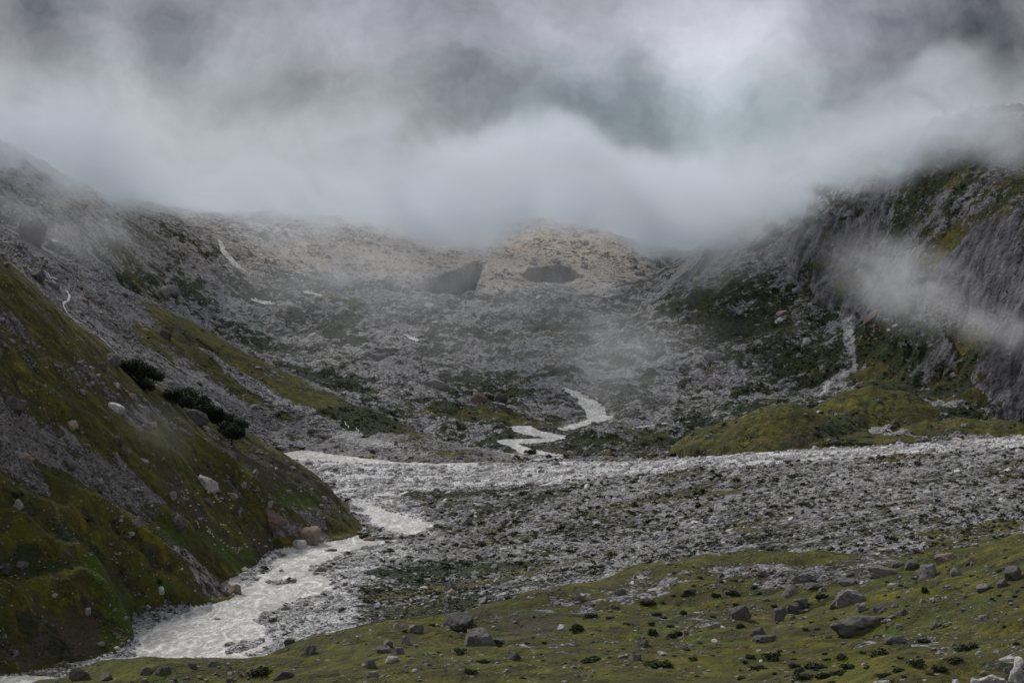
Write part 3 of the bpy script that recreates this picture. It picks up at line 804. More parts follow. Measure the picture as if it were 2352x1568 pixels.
M_GROUND = ground_mat()
M_WATER = water_mat("milky_meltwater", (0.40, 0.388, 0.362), (0.78, 0.775, 0.76), 0.95)
M_FALL = water_mat("white_water", (0.6, 0.6, 0.6), (0.8, 0.8, 0.8), 1.0)
M_ROCK = rock_mat("grey_granite", (0.10, 0.098, 0.10), (0.34, 0.332, 0.33), moss=0.15)
M_ROCKF = rock_mat("lichened_granite", (0.060, 0.058, 0.058), (0.235, 0.228, 0.222), moss=0.35)
M_ROCKD = rock_mat("dark_weathered_granite", (0.055, 0.053, 0.054), (0.17, 0.163, 0.162), moss=0.5)
M_ROCKP = rock_mat("pale_granite", (0.30, 0.292, 0.285), (0.66, 0.65, 0.64))
M_ROCKB = rock_mat("tan_granite", (0.19, 0.155, 0.12), (0.36, 0.30, 0.245))
M_LEAF = leaf_mat("juniper_leaves", (0.010, 0.017, 0.006), (0.036, 0.046, 0.013))
M_LEAFB = leaf_mat("tree_leaves", (0.009, 0.014, 0.009), (0.026, 0.034, 0.016))

# ------------------------------------------------------------------ ground meshes
def tag(o, label=None, cat=None, group=None, kind=None):
    if label: o["label"] = label
    if cat: o["category"] = cat
    if group: o["group"] = group
    if kind: o["kind"] = kind
    return o


def grid_mesh(name, qmask, Zf, mats, attrs=None, smooth=True):
    """quads of the survey grid selected by qmask -> one mesh object"""
    vu = np.zeros((NR, NC), bool)
    vu[:-1, :-1] |= qmask; vu[1:, :-1] |= qmask; vu[:-1, 1:] |= qmask; vu[1:, 1:] |= qmask
    idx = np.full((NR, NC), -1, np.int64); idx[vu] = np.arange(vu.sum())
    co = np.stack([X[vu], Y[vu], Zf[vu]], 1).astype(np.float32)
    q = np.stack([idx[:-1, :-1][qmask], idx[:-1, 1:][qmask], idx[1:, 1:][qmask], idx[1:, :-1][qmask]], 1).astype(np.int32)
    me = bpy.data.meshes.new(name)
    me.vertices.add(len(co)); me.vertices.foreach_set("co", co.ravel())
    me.loops.add(q.size); me.loops.foreach_set("vertex_index", q.ravel())
    me.polygons.add(len(q)); me.polygons.foreach_set("loop_start", np.arange(0, q.size, 4, dtype=np.int32))
    me.update(calc_edges=True)
    me.polygons.foreach_set("use_smooth", np.full(len(q), smooth))
    for k, a in (attrs or {}).items():
        at = me.attributes.new(k, 'FLOAT', 'POINT'); at.data.foreach_set("value", a[vu].astype(np.float32))
    me.materials.append(mats)
    o = bpy.data.objects.new(name, me); COL.objects.link(o)
    return o


SL = is_[LEFT] * 1.0 + is_[SCREE] * 0.45 + is_[FORE] * .3
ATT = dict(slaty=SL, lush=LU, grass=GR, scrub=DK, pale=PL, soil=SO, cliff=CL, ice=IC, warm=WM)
MT = BACK * np.ones_like(LID)
tm = ray(1945, 750)[0]
EXP = LID.copy()
EXP[(LID == BACK) & (T > tm) & (Y > 2100)] = 6
names = {FLOOR: "valley_floor", FORE: "meadow", LEFT: "hillside", SCREE: "scree_slope", BACK: "moraine", KNOLL: "grassy_knolls", 6: "mountainside"}
descr = {FLOOR: "grey boulder flats and gravel fan on the valley floor", FORE: "green foreground pasture with mossy hummocks", LEFT: "steep grassy hillside left of the river with tongues of scree",
         SCREE: "scree and grass slope behind the left hillside", BACK: "rubble covered moraine filling the head of the valley", KNOLL: "low green knolls in front of the mountain foot", 6: "dark rocky mountainside rising into cloud on the right"}
for i, nm in names.items():
    qm = EXP[:-1, :-1] == i
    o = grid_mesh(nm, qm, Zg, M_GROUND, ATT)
    tag(o, descr[i], None, None, "structure")

# plainer ground that carries the slopes on beyond both sides of the view
for side, j0 in ((-1, 0), (1, NC - 1)):
    ri = np.arange(0, NR, 5); off = np.concatenate([[-2.0], np.linspace(6, 520, 26)])
    Xs = X[ri, j0][:, None] + side * off[None]; Ys = np.repeat(yy[ri][:, None], len(off), 1)
    Zs = Zg[ri, j0][:, None] + (off[None] * .06 + fbm(Xs, Ys, 70, 4, 170) * np.clip(off[None] / 40, 0, 5) * 1.6) - 0.4
    nr_, nc_ = Xs.shape; idx = np.arange(nr_ * nc_).reshape(nr_, nc_)
    qd = np.stack([idx[:-1, :-1], idx[:-1, 1:], idx[1:, 1:], idx[1:, :-1]], -1).reshape(-1, 4)
    if side < 0: qd = qd[:, ::-1]
    me = bpy.data.meshes.new("ground"); me.from_pydata(np.stack([Xs, Ys, Zs], -1).reshape(-1, 3).tolist(), [], qd.tolist())
    for k, a in ATT.items():
        at = me.attributes.new(k, 'FLOAT', 'POINT'); at.data.foreach_set("value", np.repeat(a[ri, j0], nc_).astype(np.float32))
    me.shade_smooth(); me.materials.append(M_GROUND)
    o = bpy.data.objects.new("ground", me); COL.objects.link(o)
    tag(o, "slopes continuing beyond the edge of the view", None, None, "structure")

qw = (WAT > 0.08)[:-1, :-1]
far = Y[:-1, :-1] > 2190
for nm, qq, lab in (("river", qw & ~far, "milky white meltwater river winding through the valley floor"),
                    ("stream", qw & far, "pale meltwater stream running down from the moraine")):
    o = grid_mesh(nm, qq, ZW, M_WATER)
    tag(o, lab, None, None, "structure")


def ground_z(x, y):
    x = np.atleast_1d(np.asarray(x, float)); y = np.atleast_1d(np.asarray(y, float))
    c = np.clip((x / y - tt[0]) / (tt[1] - tt[0]), 0, NC - 1.001)
    r = np.clip(np.interp(y, yy, np.arange(NR)), 0, NR - 1.001)
    i, j = r.astype(int), c.astype(int); a, b = r - i, c - j
    return (Zg[i, j] * (1 - a) * (1 - b) + Zg[i + 1, j] * a * (1 - b) + Zg[i, j + 1] * (1 - a) * b + Zg[i + 1, j + 1] * a * b)


# ------------------------------------------------------------------ thin water courses on the slopes
def ribbon(name, pts, layer, mat, label, seed=0, gap=0.0):
    """draped strip of white water following a runnel; points (u, v, width px)"""
    W3 = []
    for (u, v, wp) in pts:
        h = hit(u, v, Zg, layer)
        if h: W3.append((h[0], h[1], max(wp * h[1] / F, 0.35)))
    if len(W3) < 2: return None
    dense = []
    for k in range(len(W3) - 1):
        a, b = W3[k], W3[k + 1]
        n = max(2, int(math.hypot(a[0] - b[0], a[1] - b[1]) / 2.5))
        for i in range(n):
            q = i / n
            dense.append([a[m_] * (1 - q) + b[m_] * q for m_ in range(3)])
    dn = np.array(dense)
    s_ = np.arange(len(dn)) * 2.5
    dn[:, 0] += vn(s_ / 16, s_ * 0 + seed, 5) * 2.6 + vn(s_ / 6, s_ * 0 + seed, 6) * 0.9
    wv_ = dn[:, 2] * (0.85 + 0.6 * vn(s_ / 9, s_ * 0 + seed, 7))
    bm = bmesh.new(); prev = None
    for k in range(len(dn)):
        a, b = dn[max(k - 1, 0)], dn[min(k + 1, len(dn) - 1)]
        tx, ty = b[0] - a[0], b[1] - a[1]; ln = math.hypot(tx, ty) + 1e-6
        nx_, ny_ = -ty / ln, tx / ln
        hide = gap and vn(np.array([s_[k] / 22]), np.array([seed + 3.0]), 8)[0] < gap - 0.5
        row = []
        for q in (-0.5, 0, 0.5):
            px, py = dn[k, 0] + nx_ * wv_[k] * q, dn[k, 1] + ny_ * wv_[k] * q
            row.append(bm.verts.new((px, py, float(ground_z(px, py)[0]) + (0.55 if q == 0 else 0.25))))
        if prev and not hide:
            for i in range(2):
                bm.faces.new((prev[i], prev[i + 1], row[i + 1], row[i]))
        prev = row
    me = bpy.data.meshes.new(name); bm.to_mesh(me); bm.free()
    me.polygons.foreach_set("use_smooth", np.ones(len(me.polygons), bool))
    me.materials.append(mat)
    o = bpy.data.objects.new(name, me); COL.objects.link(o)
    return tag(o, label, None, None, "structure")


RIB = [
    ([(25, 570, 1), (60, 595, 3), (88, 612, 4), (110, 628, 5), (128, 652, 6), (158, 672, 7), (160, 683, 6), (145, 697, 5), (150, 712, 4), (166, 732, 3), (190, 745, 2), (205, 760, 2)], SCREE, .15, "white stream zigzagging down the left scree"),
    ([(205, 745, 2), (235, 780, 3), (262, 805, 3), (290, 832, 2), (330, 870, 2)], SCREE, .4, "thin broken trickle below the zigzag stream"),
    ([(322, 783, 4), (345, 800, 3), (380, 825, 3), (405, 842, 3), (430, 855, 2), (470, 875, 2), (505, 895, 2)], SCREE, .35, "thin trickle down the middle of the scree slope"),
    ([(560, 965, 2), (572, 975, 2), (578, 985, 2)], SCREE, 0, "short white trickle below the trees"),
    ([(792, 967, 2), (797, 975, 3), (803, 985, 2)], SCREE, 0, "small cascade at the end of the green spur"),
    ([(818, 982, 2), (823, 992, 2)], SCREE, 0, "tiny cascade beside the green spur"),
]
for k, (p_, lay, gp, lb) in enumerate(RIB):
    ribbon("waterfall" if len(p_) < 4 else "trickle", p_, lay, M_FALL, lb, seed=k * 17, gap=gp)
M_PATH, tP, bP = new_mat("trodden_earth")
tP.put(bP.inputs['Base Color'], (0.17, 0.14, 0.10, 1)); tP.put(bP.inputs['Roughness'], 0.95)
ribbon("path", [(1628, 1398, 2), (1618, 1405, 3), (1600, 1425, 3), (1580, 1440, 3), (1573, 1458, 4), (1570, 1462, 3), (1563, 1480, 2)], FORE, M_PATH, "narrow trodden footpath across the meadow", seed=5)


# ------------------------------------------------------------------ boulders
def rock_mesh(name, seed, sub=3, mat=None, flat=0.0, rough=1.0):
    """an angular block: sphere cut by planes, then broken up by noise; unit radius, base at about z = -0.35"""
    r = random.Random(seed)
    bm = bmesh.new()
    bmesh.ops.create_icosphere(bm, subdivisions=sub, radius=1.0)
    planes = []
    for _ in range(r.randint(7, 12)):
        n = Vector((r.gauss(0, 1), r.gauss(0, 1), r.gauss(0, 0.8))).normalized()
        planes.append((n, r.uniform(0.50, 0.86)))
    planes.append((Vector((r.uniform(-.25, .25), r.uniform(-.25, .25), 1)).normalized(), 0.45 + 0.3 * (1 - flat)))
    off = Vector((r.uniform(-50, 50), r.uniform(-50, 50), r.uniform(-50, 50)))
    for v in bm.verts:
        c = v.co.copy()
        for n, d_ in planes:
            q = c.dot(n)
            if q > d_:
                c -= n * (q - d_) * 0.96
        nn = mnoise.fractal(c * 1.6 + off, 0.9, 2.1, 4)
        rd = 1 - abs(mnoise.noise(c * 3.1 + off))
        c *= 1 + (0.16 * nn + 0.10 * (rd - 0.7)) * rough
        v.co = c
    for f in bm.faces: f.smooth = sub > 3
    me = bpy.data.meshes.new(name); bm.to_mesh(me); bm.free()
    if sub > 3:
        me.shade_smooth()
    if mat: me.materials.append(mat)
    return me


ROCK_VARS = {}
for key, mt in (('g', M_ROCK), ('d', M_ROCKD), ('p', M_ROCKP), ('b', M_ROCKB)):
    ROCK_VARS[key] = [rock_mesh("boulder_" + key, 100 + i, 3, mt) for i in range(6)]


def place_rock(me, u, v, wp, hp, name="boulder", layer=None, tilt=None, sink=0.38, seed=0):
    """boulder whose outline spans wp x hp survey pixels, its foot at v + hp/2"""
    h = hit(u, v + hp * 0.42, Zg, layer)
    if h is None: return None
    x, y, z_ = h
    k = y / F
    r = random.Random(seed or int(u * 7 + v * 13))
    sx, sz = wp * k * 0.58, hp * k * 0.84
    sy = (sx + sz) * 0.5 * r.uniform(0.85, 1.1)
    o = bpy.data.objects.new(name, me)
    # shape is scaled on the world axes, then turned a little: the mesh is chosen by seed
    o.scale = (sx * 1.08, sy * 1.05, sz * 1.12)
    o.rotation_euler = (r.uniform(-.12, .12), r.uniform(-.12, .12) + (tilt or 0), r.uniform(-.35, .35))
    o.location = (x, y + sy * 0.5, float(ground_z(x, y + sy * 0.5)[0]) * 0.35 + z_ * 0.65 + sz * (0.50 - sink))
    COL.objects.link(o)
    return o


A_ = FORE
HERO = [
    # u, v, w, h, tone, layer, tilt, label   (tilt > 0 leans down to the right)
    (1095, 1462, 66, 50, 'g', A_, 0, "huge grey block with flat cracked face, biggest rock on the central foreground knoll"),
    (1062, 1427, 62, 30, 'g', A_, .25, "long slanting slab directly behind the huge block on the central knoll"),
    (1975, 1430, 128, 44, 'd', A_, .05, "very large low dark mossy outcrop at the foot of the right meadow slope"),
    (1950, 1373, 62, 40, 'g', A_, 0, "tall rough grey boulder standing behind the large mossy outcrop"),
    (1695, 1407, 46, 36, 'd', A_, -.3, "dark steep-faced crag left of the rock cluster in the right meadow"),
    (1787, 1411, 33, 38, 'g', A_, .2, "pointed two-faced grey rock in the middle of the meadow cluster"),
    (1825, 1399, 28, 26, 'g', A_, 0, "split grey rock just right of the pointed two-faced rock"),
    (1842, 1385, 36, 21, 'd', A_, 0, "low dark mossy rock behind the split grey rock"),
    (1818, 1356, 36, 27, 'g', A_, .3, "grey wedge shaped boulder above the meadow rock cluster"),
    (1849, 1329, 46, 22, 'g', A_, -.15, "long grey boulder at the edge between meadow and gravel fan"),
    (1869, 1344, 40, 18, 'g', A_, .2, "light grey slab leaning just below the long boulder at the meadow edge"),
    (1948, 1337, 50, 19, 'g', A_, 0, "wide flat-topped grey rock behind the tall rough boulder"),
    (2040, 1312, 84, 24, 'g', A_, .1, "broad smooth whaleback rock with a grassy right flank"),
    (2095, 1295, 40, 18, 'g', A_, .1, "rounded grey rock touching the gravel behind the whaleback rock"),
    (2061, 1294, 30, 14, 'g', A_, 0, "low grey rock behind the crest of the whaleback rock"),
    (2170, 1279, 54, 24, 'b', A_, 0, "brownish domed boulder at the top edge of the right meadow"),
    (2136, 1312, 44, 30, 'g', A_, -.2, "large grey boulder leaning against the right meadow slope"),
    (2198, 1311, 28, 23, 'g', A_, -.25, "squarish boulder upslope from the large leaning boulder"),
    (1741, 1450, 34, 20, 'd', A_, -.2, "brownish ramp shaped rock in front of the meadow cluster"),
    (1753, 1466, 54, 16, 'g', A_, 0, "long low ledge of grey rock below the ramp shaped rock"),
    (2061, 1466, 42, 18, 'd', A_, 0, "dark brown humped rock on the flat meadow right of the mossy outcrop"),
    (2331, 1317, 36, 33, 'd', A_, -.2, "tall dark boulder high on the slope at the right edge"),
    (2302, 1337, 20, 22, 'd', A_, 0, "upright dark rock left of the tall boulder at the right edge"),
    (2259, 1351, 32, 15, 'g', A_, -.2, "flat grey rock below the upright dark rock on the right slope"),
    (2261, 1416, 28, 15, 'g', A_, 0, "pale topped rock halfway down the right meadow slope"),
    (2153, 1435, 25, 16, 'g', A_, -.3, "lone light grey rock low on the right meadow slope"),
    (1979, 1395, 25, 19, 'g', A_, 0, "grey rock immediately behind the top of the mossy outcrop"),
    (2025, 1394, 38, 18, 'g', A_, -.1, "pair of merged grey rocks right of the tall rough boulder"),
    (2076, 1404, 15, 14, 'd', A_, 0, "small very dark brown rock standing alone on bright grass"),
    (1751, 1317, 22, 14, 'g', A_, 0, "small grey rock amid dark scrub near the gravel edge"),
    (1912, 1303, 30, 12, 'd', A_, 0, "low dark rock half in the gravel at the meadow edge"),
    (1953, 1320, 24, 11, 'g', A_, 0, "small mossy rock between the flat-topped and low dark rocks"),
    (1582, 1356, 36, 15, 'g', A_, 0, "low wide grey rock on the left end of the meadow crest"),
    (1478, 1477, 27, 18, 'd', A_, 0, "dark cube-like boulder on the level meadow right of the knoll"),
    (1459, 1510, 27, 16, 'd', A_, 0, "dark pointed rock near the bottom edge of the level meadow"),
    (1524, 1500, 28, 11, 'p', A_, 0, "pale flat stone on the level meadow with scrub beneath"),
    (1184, 1505, 28, 20, 'g', A_, -.3, "light grey rock with an angular top right of the huge block"),
    (1149, 1472, 33, 14, 'g', A_, 0, "flat grey rock touching the right foot of the huge block"),
    (956, 1443, 30, 21, 'g', A_, 0, "triangular grey rock left of the slanting slab"),
    (913, 1438, 26, 12, 'g', A_, .3, "tilted grey slab left of the triangular rock"),
    (852, 1524, 20, 23, 'g', A_, 0, "light upright rock near the bottom left of the knoll"),
    (855, 1546, 24, 17, 'g', A_, 0, "rounded rock just below the light upright rock"),
    (881, 1491, 27, 19, 'g', A_, .2, "dark fronted rock in the row on the left of the knoll"),
    (912, 1495, 24, 20, 'd', A_, 0, "dark square rock in the row on the left of the knoll"),
    (934, 1469, 17, 23, 'g', A_, 0, "narrow standing stone above the row of rocks"),
    (901, 1513, 26, 20, 'p', A_, .5, "pale wedge tipped down to the right on the knoll"),
    (889, 1477, 25, 15, 'g', A_, 0, "flat topped grey stone above the dark fronted rock"),
    (1291, 1441, 20, 17, 'p', A_, 0, "pale rounded stone at the rim of the brown hollow"),
    (1331, 1375, 29, 15, 'd', A_, .5, "flat dark slab lying on the far crest of the meadow"),
    (1423, 1359, 24, 13, 'd', A_, -.3, "dark slab tilted left on the meadow crest"),
    (1411, 1392, 19, 10, 'g', A_, 0, "small grey rock below the tilted slab"),
    (708, 1493, 31, 26, 'd', A_, .15, "dark knobbly boulder on the left shoulder of the knoll"),
    (668, 1460, 26, 14, 'd', A_, 0, "dark boulder on the skyline of the knoll beside the river"),
    (178, 1547, 40, 28, 'd', A_, 0, "large dark boulder at the bottom left with a mossy top"),
    (650, 1549, 42, 24, 'd', A_, -.1, "broad dark rock at the bottom edge below the river island"),
    (373, 1538, 28, 20, 'd', A_, 0, "pyramid shaped dark rock on the near river bank"),
    (492, 1524, 28, 15, 'd', A_, 0, "blocky dark rock on the near bank below the river stones"),
    (332, 1541, 26, 16, 'd', A_, -.2, "dark rock left of the pyramid shaped one"),
    (438, 1527, 24, 14, 'd', A_, 0, "humped dark rock right of the pyramid shaped one"),
    (243, 1556, 28, 18, 'd', A_, 0, "grey rock among grass between two big dark bank boulders"),
    (2280, 1562, 52, 28, 'p', A_, .2, "white slanted slab in the bottom right corner"),
    (2343, 1553, 38, 34, 'p', A_, 0, "white block cut by the right edge of the corner pile"),
    (2346, 1522, 26, 26, 'p', A_, 0, "pale rock standing above the white block in the corner"),
    (2306, 1566, 24, 18, 'p', A_, 0, "small white block wedged between the slab and the cut block in the corner"),
    (2262, 1545, 18, 12, 'b', A_, 0, "small tan stone above the white slanted slab"),
    (2316, 1538, 20, 14, 'g', A_, 0, "grey stone left of the pale rock in the corner pile"),
    (2196, 1567, 20, 12, 'p', A_, 0, "little pale stone at the left end of the corner pile"),
    (2240, 1566, 22, 16, 'p', A_, 0, "small white rock left of the white slanted slab"),
    (2029, 1567, 36, 10, 'p', A_, 0, "pale rock top poking up at the bottom edge"),
    # left hillside and river
    (470, 1107, 54, 27, 'p', LEFT, .38, "large pale pointed slab lying across the left hillside grass"),
    (533, 1137, 32, 13, 'b', LEFT, .35, "brown layered slab right of the large pale slab"),
    (403, 1191, 42, 38, 'd', LEFT, .3, "big dark rounded boulder at the lower end of the scree tongue"),
    (621, 1196, 55, 34, 'd', LEFT, .3, "big dark overhanging boulder above the river bank"),
    (710, 1228, 44, 36, 'b', None, .25, "large tan boulder at the edge of the river"),
    (687, 1250, 34, 26, 'p', None, .2, "pale boulder just left of the large tan boulder"),
    (761, 1263, 26, 11, 'd', FLOOR, -.1, "low dark rock in the white water"),
    (539, 1352, 26, 22, 'b', None, 0, "brownish boulder at the water's edge below the bare bank"),
    (653, 1275, 11, 8, 'd', FLOOR, 0, "small dark round stone at the river's left edge"),
    (646, 1311, 11, 9, 'g', FLOOR, 0, "small upright stone on the gravel spit"),
    (458, 1512, 29, 12, 'b', FLOOR, 0, "low rock in midstream near the bottom of the river"),
    (496, 1422, 16, 9, 'b', FLOOR, 0, "small pointed tan rock in the shallows"),
    (56, 1049, 34, 19, 'b', LEFT, .1, "pale tan boulder in the scree near the left edge"),
    (154, 1063, 40, 17, 'd', LEFT, .3, "long dark boulder in the middle of the scree tongue"),
    (41, 1158, 26, 24, 'g', LEFT, .3, "steep grey boulder in grass below the round bush"),
    (48, 1297, 28, 13, 'd', LEFT, .1, "flat dark rock sunk in the smooth pasture"),
    (10, 1305, 28, 20, 'd', LEFT, .3, "dark slab at the left edge of the smooth pasture"),
    (371, 1355, 15, 13, 'p', LEFT, 0, "pale stone on the lowest green spur"),
    (198, 1404, 17, 15, 'g', LEFT, .3, "grey rock on the steep bank below the pasture"),
    (338, 1179, 30, 13, 'd', LEFT, .3, "dark slab where the scree tongue meets green grass"),
    (313, 1201, 20, 16, 'g', LEFT, 0, "small group of grey stones below the dark slab"),
    (327, 1059, 28, 13, 'g', LEFT, .35, "grey slab in grass above the dark scree"),
    (395, 1136, 14, 18, 'g', LEFT, .2, "upright light stone beside the dark gully"),
    (474, 1150, 26, 12, 'd', LEFT, .4, "dark slab on the grazed slope below the pale slab"),
    (262, 935, 34, 18, 'p', LEFT, .15, "pale domed boulder on the upper left hillside"),
    (164, 974, 28, 18, 'b', LEFT, .3, "tan boulder near the left end of the grassy strip"),
    (31, 930, 46, 34, 'd', LEFT, .2, "large dark rough boulder at the left edge above the scree"),
    (441, 952, 54, 30, 'd', LEFT, .3, "big brown angular boulder on the hillside crest below the trees"),
    (349, 974, 18, 15, 'b', LEFT, .3, "brownish wedge in smooth grass of the upper hillside"),
    (268, 1010, 26, 18, 'd', LEFT, .4, "dark hump of rock in the grass strip"),
    (291, 1037, 20, 16, 'g', LEFT, .4, "grey rock just below the dark hump"),
    (265, 883, 14, 10, 'p', LEFT, 0, "small pale stone on the hillside crest left of the trees"),
    (301, 908, 18, 9, 'b', LEFT, .1, "small tan stone below the first trees"),
    (584, 1082, 13, 16, 'g', LEFT, .3, "grey stone in the dark earth near the hill tip"),
    (558, 1114, 14, 12, 'g', LEFT, .3, "grey stone at the lower rim of the dark earth"),
    (618, 1157, 15, 13, 'g', LEFT, .3, "grey stone halfway between the hill tip and the overhanging boulder"),
    (499, 930, 17, 12, 'p', SCREE, 0, "pale block between two of the dark trees"),
    (260, 826, 34, 26, 'd', None, .2, "mossy topped crag left of the first trees"),
    (232, 838, 20, 14, 'd', None, 0, "dark crag left of the mossy topped crag"),
    (85, 629, 36, 28, 'd', SCREE, .1, "grey crag beside the zigzag stream"),
    (118, 653, 30, 15, 'd', SCREE, .25, "low smooth crag just below the crag by the zigzag stream"),
    (65, 528, 52, 62, 'd', None, .15, "tall rock buttress dimmed by mist near the left edge"),
    (376, 767, 28, 17, 'd', SCREE, .4, "dark tilted boulder on the scree slope"),
    (193, 690, 20, 10, 'g', SCREE, .2, "grey boulder right of the zigzag stream"),
    (715, 989, 18, 11, 'd', SCREE, .3, "dark boulder low on the grassy scree"),
    (587, 932, 18, 9, 'g', SCREE, 0, "grey boulder on the scree right of the trees"),
    (393, 667, 28, 25, 'g', BACK, 0, "square dark block in the moraine above the scree slope"),
    # flats
    (1068, 1198, 27, 24, 'g', FLOOR, 0, "rounded light grey boulder standing alone by the river bend"),
    (1114, 1087, 30, 11, 'p', FLOOR, 0, "flat white boulder on the white gravel flat"),
    (704, 1061, 30, 13, 'p', FLOOR, 0, "pale rounded boulder at the corner of the still pool"),
    (1034, 1343, 22, 18, 'g', FLOOR, -.5, "leaning grey block at the dark scrub patch"),
    (1037, 1359, 15, 13, 'b', FLOOR, 0, "small orange tinted stone below the leaning grey block"),
    (1109, 1379, 18, 20, 'g', FLOOR, .3, "egg shaped grey boulder behind the knoll"),
    (1028, 1392, 16, 12, 'g', FLOOR, .2, "grey stone in dark scrub behind the knoll"),
    (1176, 1181, 16, 9, 'b', FLOOR, 0, "orange brown stone in the grey boulder field"),
    (1219, 1186, 17, 8, 'b', FLOOR, 0, "flat orange stone right of the orange brown one"),
    (740, 1306, 18, 15, 'g', FLOOR, -.4, "grey stone leaning at the inside bend of the river"),
    (724, 1317, 15, 9, 'b', FLOOR, 0, "tan stone at the inside bend of the river"),
    (848, 1237, 26, 8, 'b', FLOOR, 0, "long low tan stone on the bank between two river bends"),
    (1176, 1025, 18, 9, 'g', FLOOR, 0, "grey stone beside the upper meander"),
    (2239, 1251, 22, 11, 'p', FLOOR, 0, "pale boulder at the right end of the gravel fan"),
    (2132, 1131, 18, 8, 'p', FLOOR, 0, "white boulder far up the gravel fan"),
    (1884, 1106, 16, 10, 'g', FLOOR, 0, "grey boulder with scrub beside it in the middle of the fan"),
    (1973, 1073, 16, 10, 'b', FLOOR, 0, "single brown boulder in the white boulder band"),
    # moraine
    (1100, 915, 34, 27, 'd', BACK, 0, "large dark boulder at the foot of the moraine"),
    (1148, 912, 30, 22, 'd', BACK, .2, "dark boulder with a tan side right of the large dark one"),
    (872, 817, 36, 20, 'g', BACK, 0, "large grey boulder on the moraine with a tilted top"),
    (1120, 740, 14, 12, 'p', BACK, 0, "pale block on the upper moraine"),
    (1008, 882, 42, 18, 'g', BACK, .3, "jagged grey outcrop low on the moraine"),
    (797, 860, 30, 16, 'g', BACK, 0, "light grey boulder at the left of the moraine foot"),
    (1520, 809, 22, 15, 'd', BACK, 0, "hazy dark boulder in the middle of the moraine"),
    (1363, 908, 26, 13, 'b', BACK, 0, "tan boulder right of the tumbling stream"),
    (1228, 593, 13, 9, 'p', BACK, 0, "small white boulder above the ice cliffs"),
    (1604, 643, 22, 20, 'b', BACK, .5, "tilted block on the skyline ridge of the right moraine"),
    (1854, 783, 18, 14, 'p', BACK, 0, "pale round boulder near the white gully"),
    (1791, 735, 16, 12, 'p', BACK, 0, "pale boulder on the scrubby flank"),
    (1640, 814, 44, 24, 'g', BACK, 0, "wide pale outcrop in the right moraine"),
    (1881, 694, 26, 17, 'd', BACK, 0, "dark outcrop at the top of the white gully"),
    (2005, 722, 18, 30, 'g', BACK, .7, "light rib of rock at the foot of the cliffs"),
    (2215, 977, 12, 7, 'p', None, 0, "single white stone on the upper green knoll"),
]
n_h = 0
for k, (u, v, wp, hp, tone, lay, tilt, lab) in enumerate(HERO):
    big = wp > 44
    mt = dict(g=M_ROCK, d=M_ROCKD, p=M_ROCKP, b=M_ROCKB)[tone]
    if lay == FORE and tone == 'g': mt = M_ROCKF
    me = rock_mesh("boulder", 900 + k, 5 if big else 4, mt, flat=0.5 if hp < wp * 0.45 else 0.0, rough=1.25 if big else 1.0)
    o = place_rock(me, u, v, wp, hp, "boulder", lay, tilt, seed=k + 1)
    if o is None: print("no ground for", lab); continue
    tag(o, lab, "boulder", "boulders strewn over the valley"); n_h += 1

# further single boulders, each its own object, sharing block shapes
FIELDS = [  # polygon in survey frame, layer, count, size px, tones, label
    ([(820, 1445), (1300, 1420), (1500, 1400), (1450, 1560), (800, 1560)], FORE, 34, (6, 13), 'ggdp', "small grey rock scattered in the grass of the central knoll"),
    ([(1560, 1320), (2150, 1300), (2100, 1470), (1600, 1470)], FORE, 34, (7, 15), 'gggd', "small grey rock lying among the big boulders of the right meadow"),
    ([(2050, 1340), (2352, 1240), (2352, 1460), (2150, 1450)], FORE, 30, (6, 14), 'ggd', "small rock on the steep right meadow slope"),
    ([(100, 1560), (650, 1545), (640, 1568), (100, 1568)], FORE, 12, (8, 15), 'ddg', "dark stone in the row along the near river bank"),
    ([(0, 700), (400, 960), (600, 1040), (760, 1150), (500, 1300), (0, 1250)], LEFT, 44, (6, 12), 'ggdb', "small boulder resting on the left hillside"),
    ([(820, 1300), (2300, 1180), (2300, 1240), (1400, 1300), (850, 1400)], FLOOR, 12, (7, 11), 'ggp', "ordinary grey boulder of the wide gravel flat"),
]
COUNT_LEFT = 300 - n_h
for fi, (poly, lay, cnt, (s0, s1), tones, lab) in enumerate(FIELDS):
    r = random.Random(500 + fi); made = 0
    us = [p[0] for p in poly]; vs = [p[1] for p in poly]
    while made < cnt and COUNT_LEFT > 0:
        u, v = r.uniform(min(us), max(us)), r.uniform(min(vs), max(vs))
        if not inside(np.array([u]), np.array([v]), poly)[0]: continue
        wp = s0 + (s1 - s0) * r.random() ** 1.6
        key = r.choice(tones)
        o = place_rock(r.choice(ROCK_VARS[key]), u, v, wp, wp * r.uniform(0.5, 0.85), "boulder", lay, r.uniform(-.3, .3), seed=7000 + fi * 100 + made)
        made += 1
        if o is None: continue
        COUNT_LEFT -= 1
        tag(o, lab, "boulder", lab.replace("small", "small", 1) + "s")
print("boulders", n_h, 300 - n_h - COUNT_LEFT)

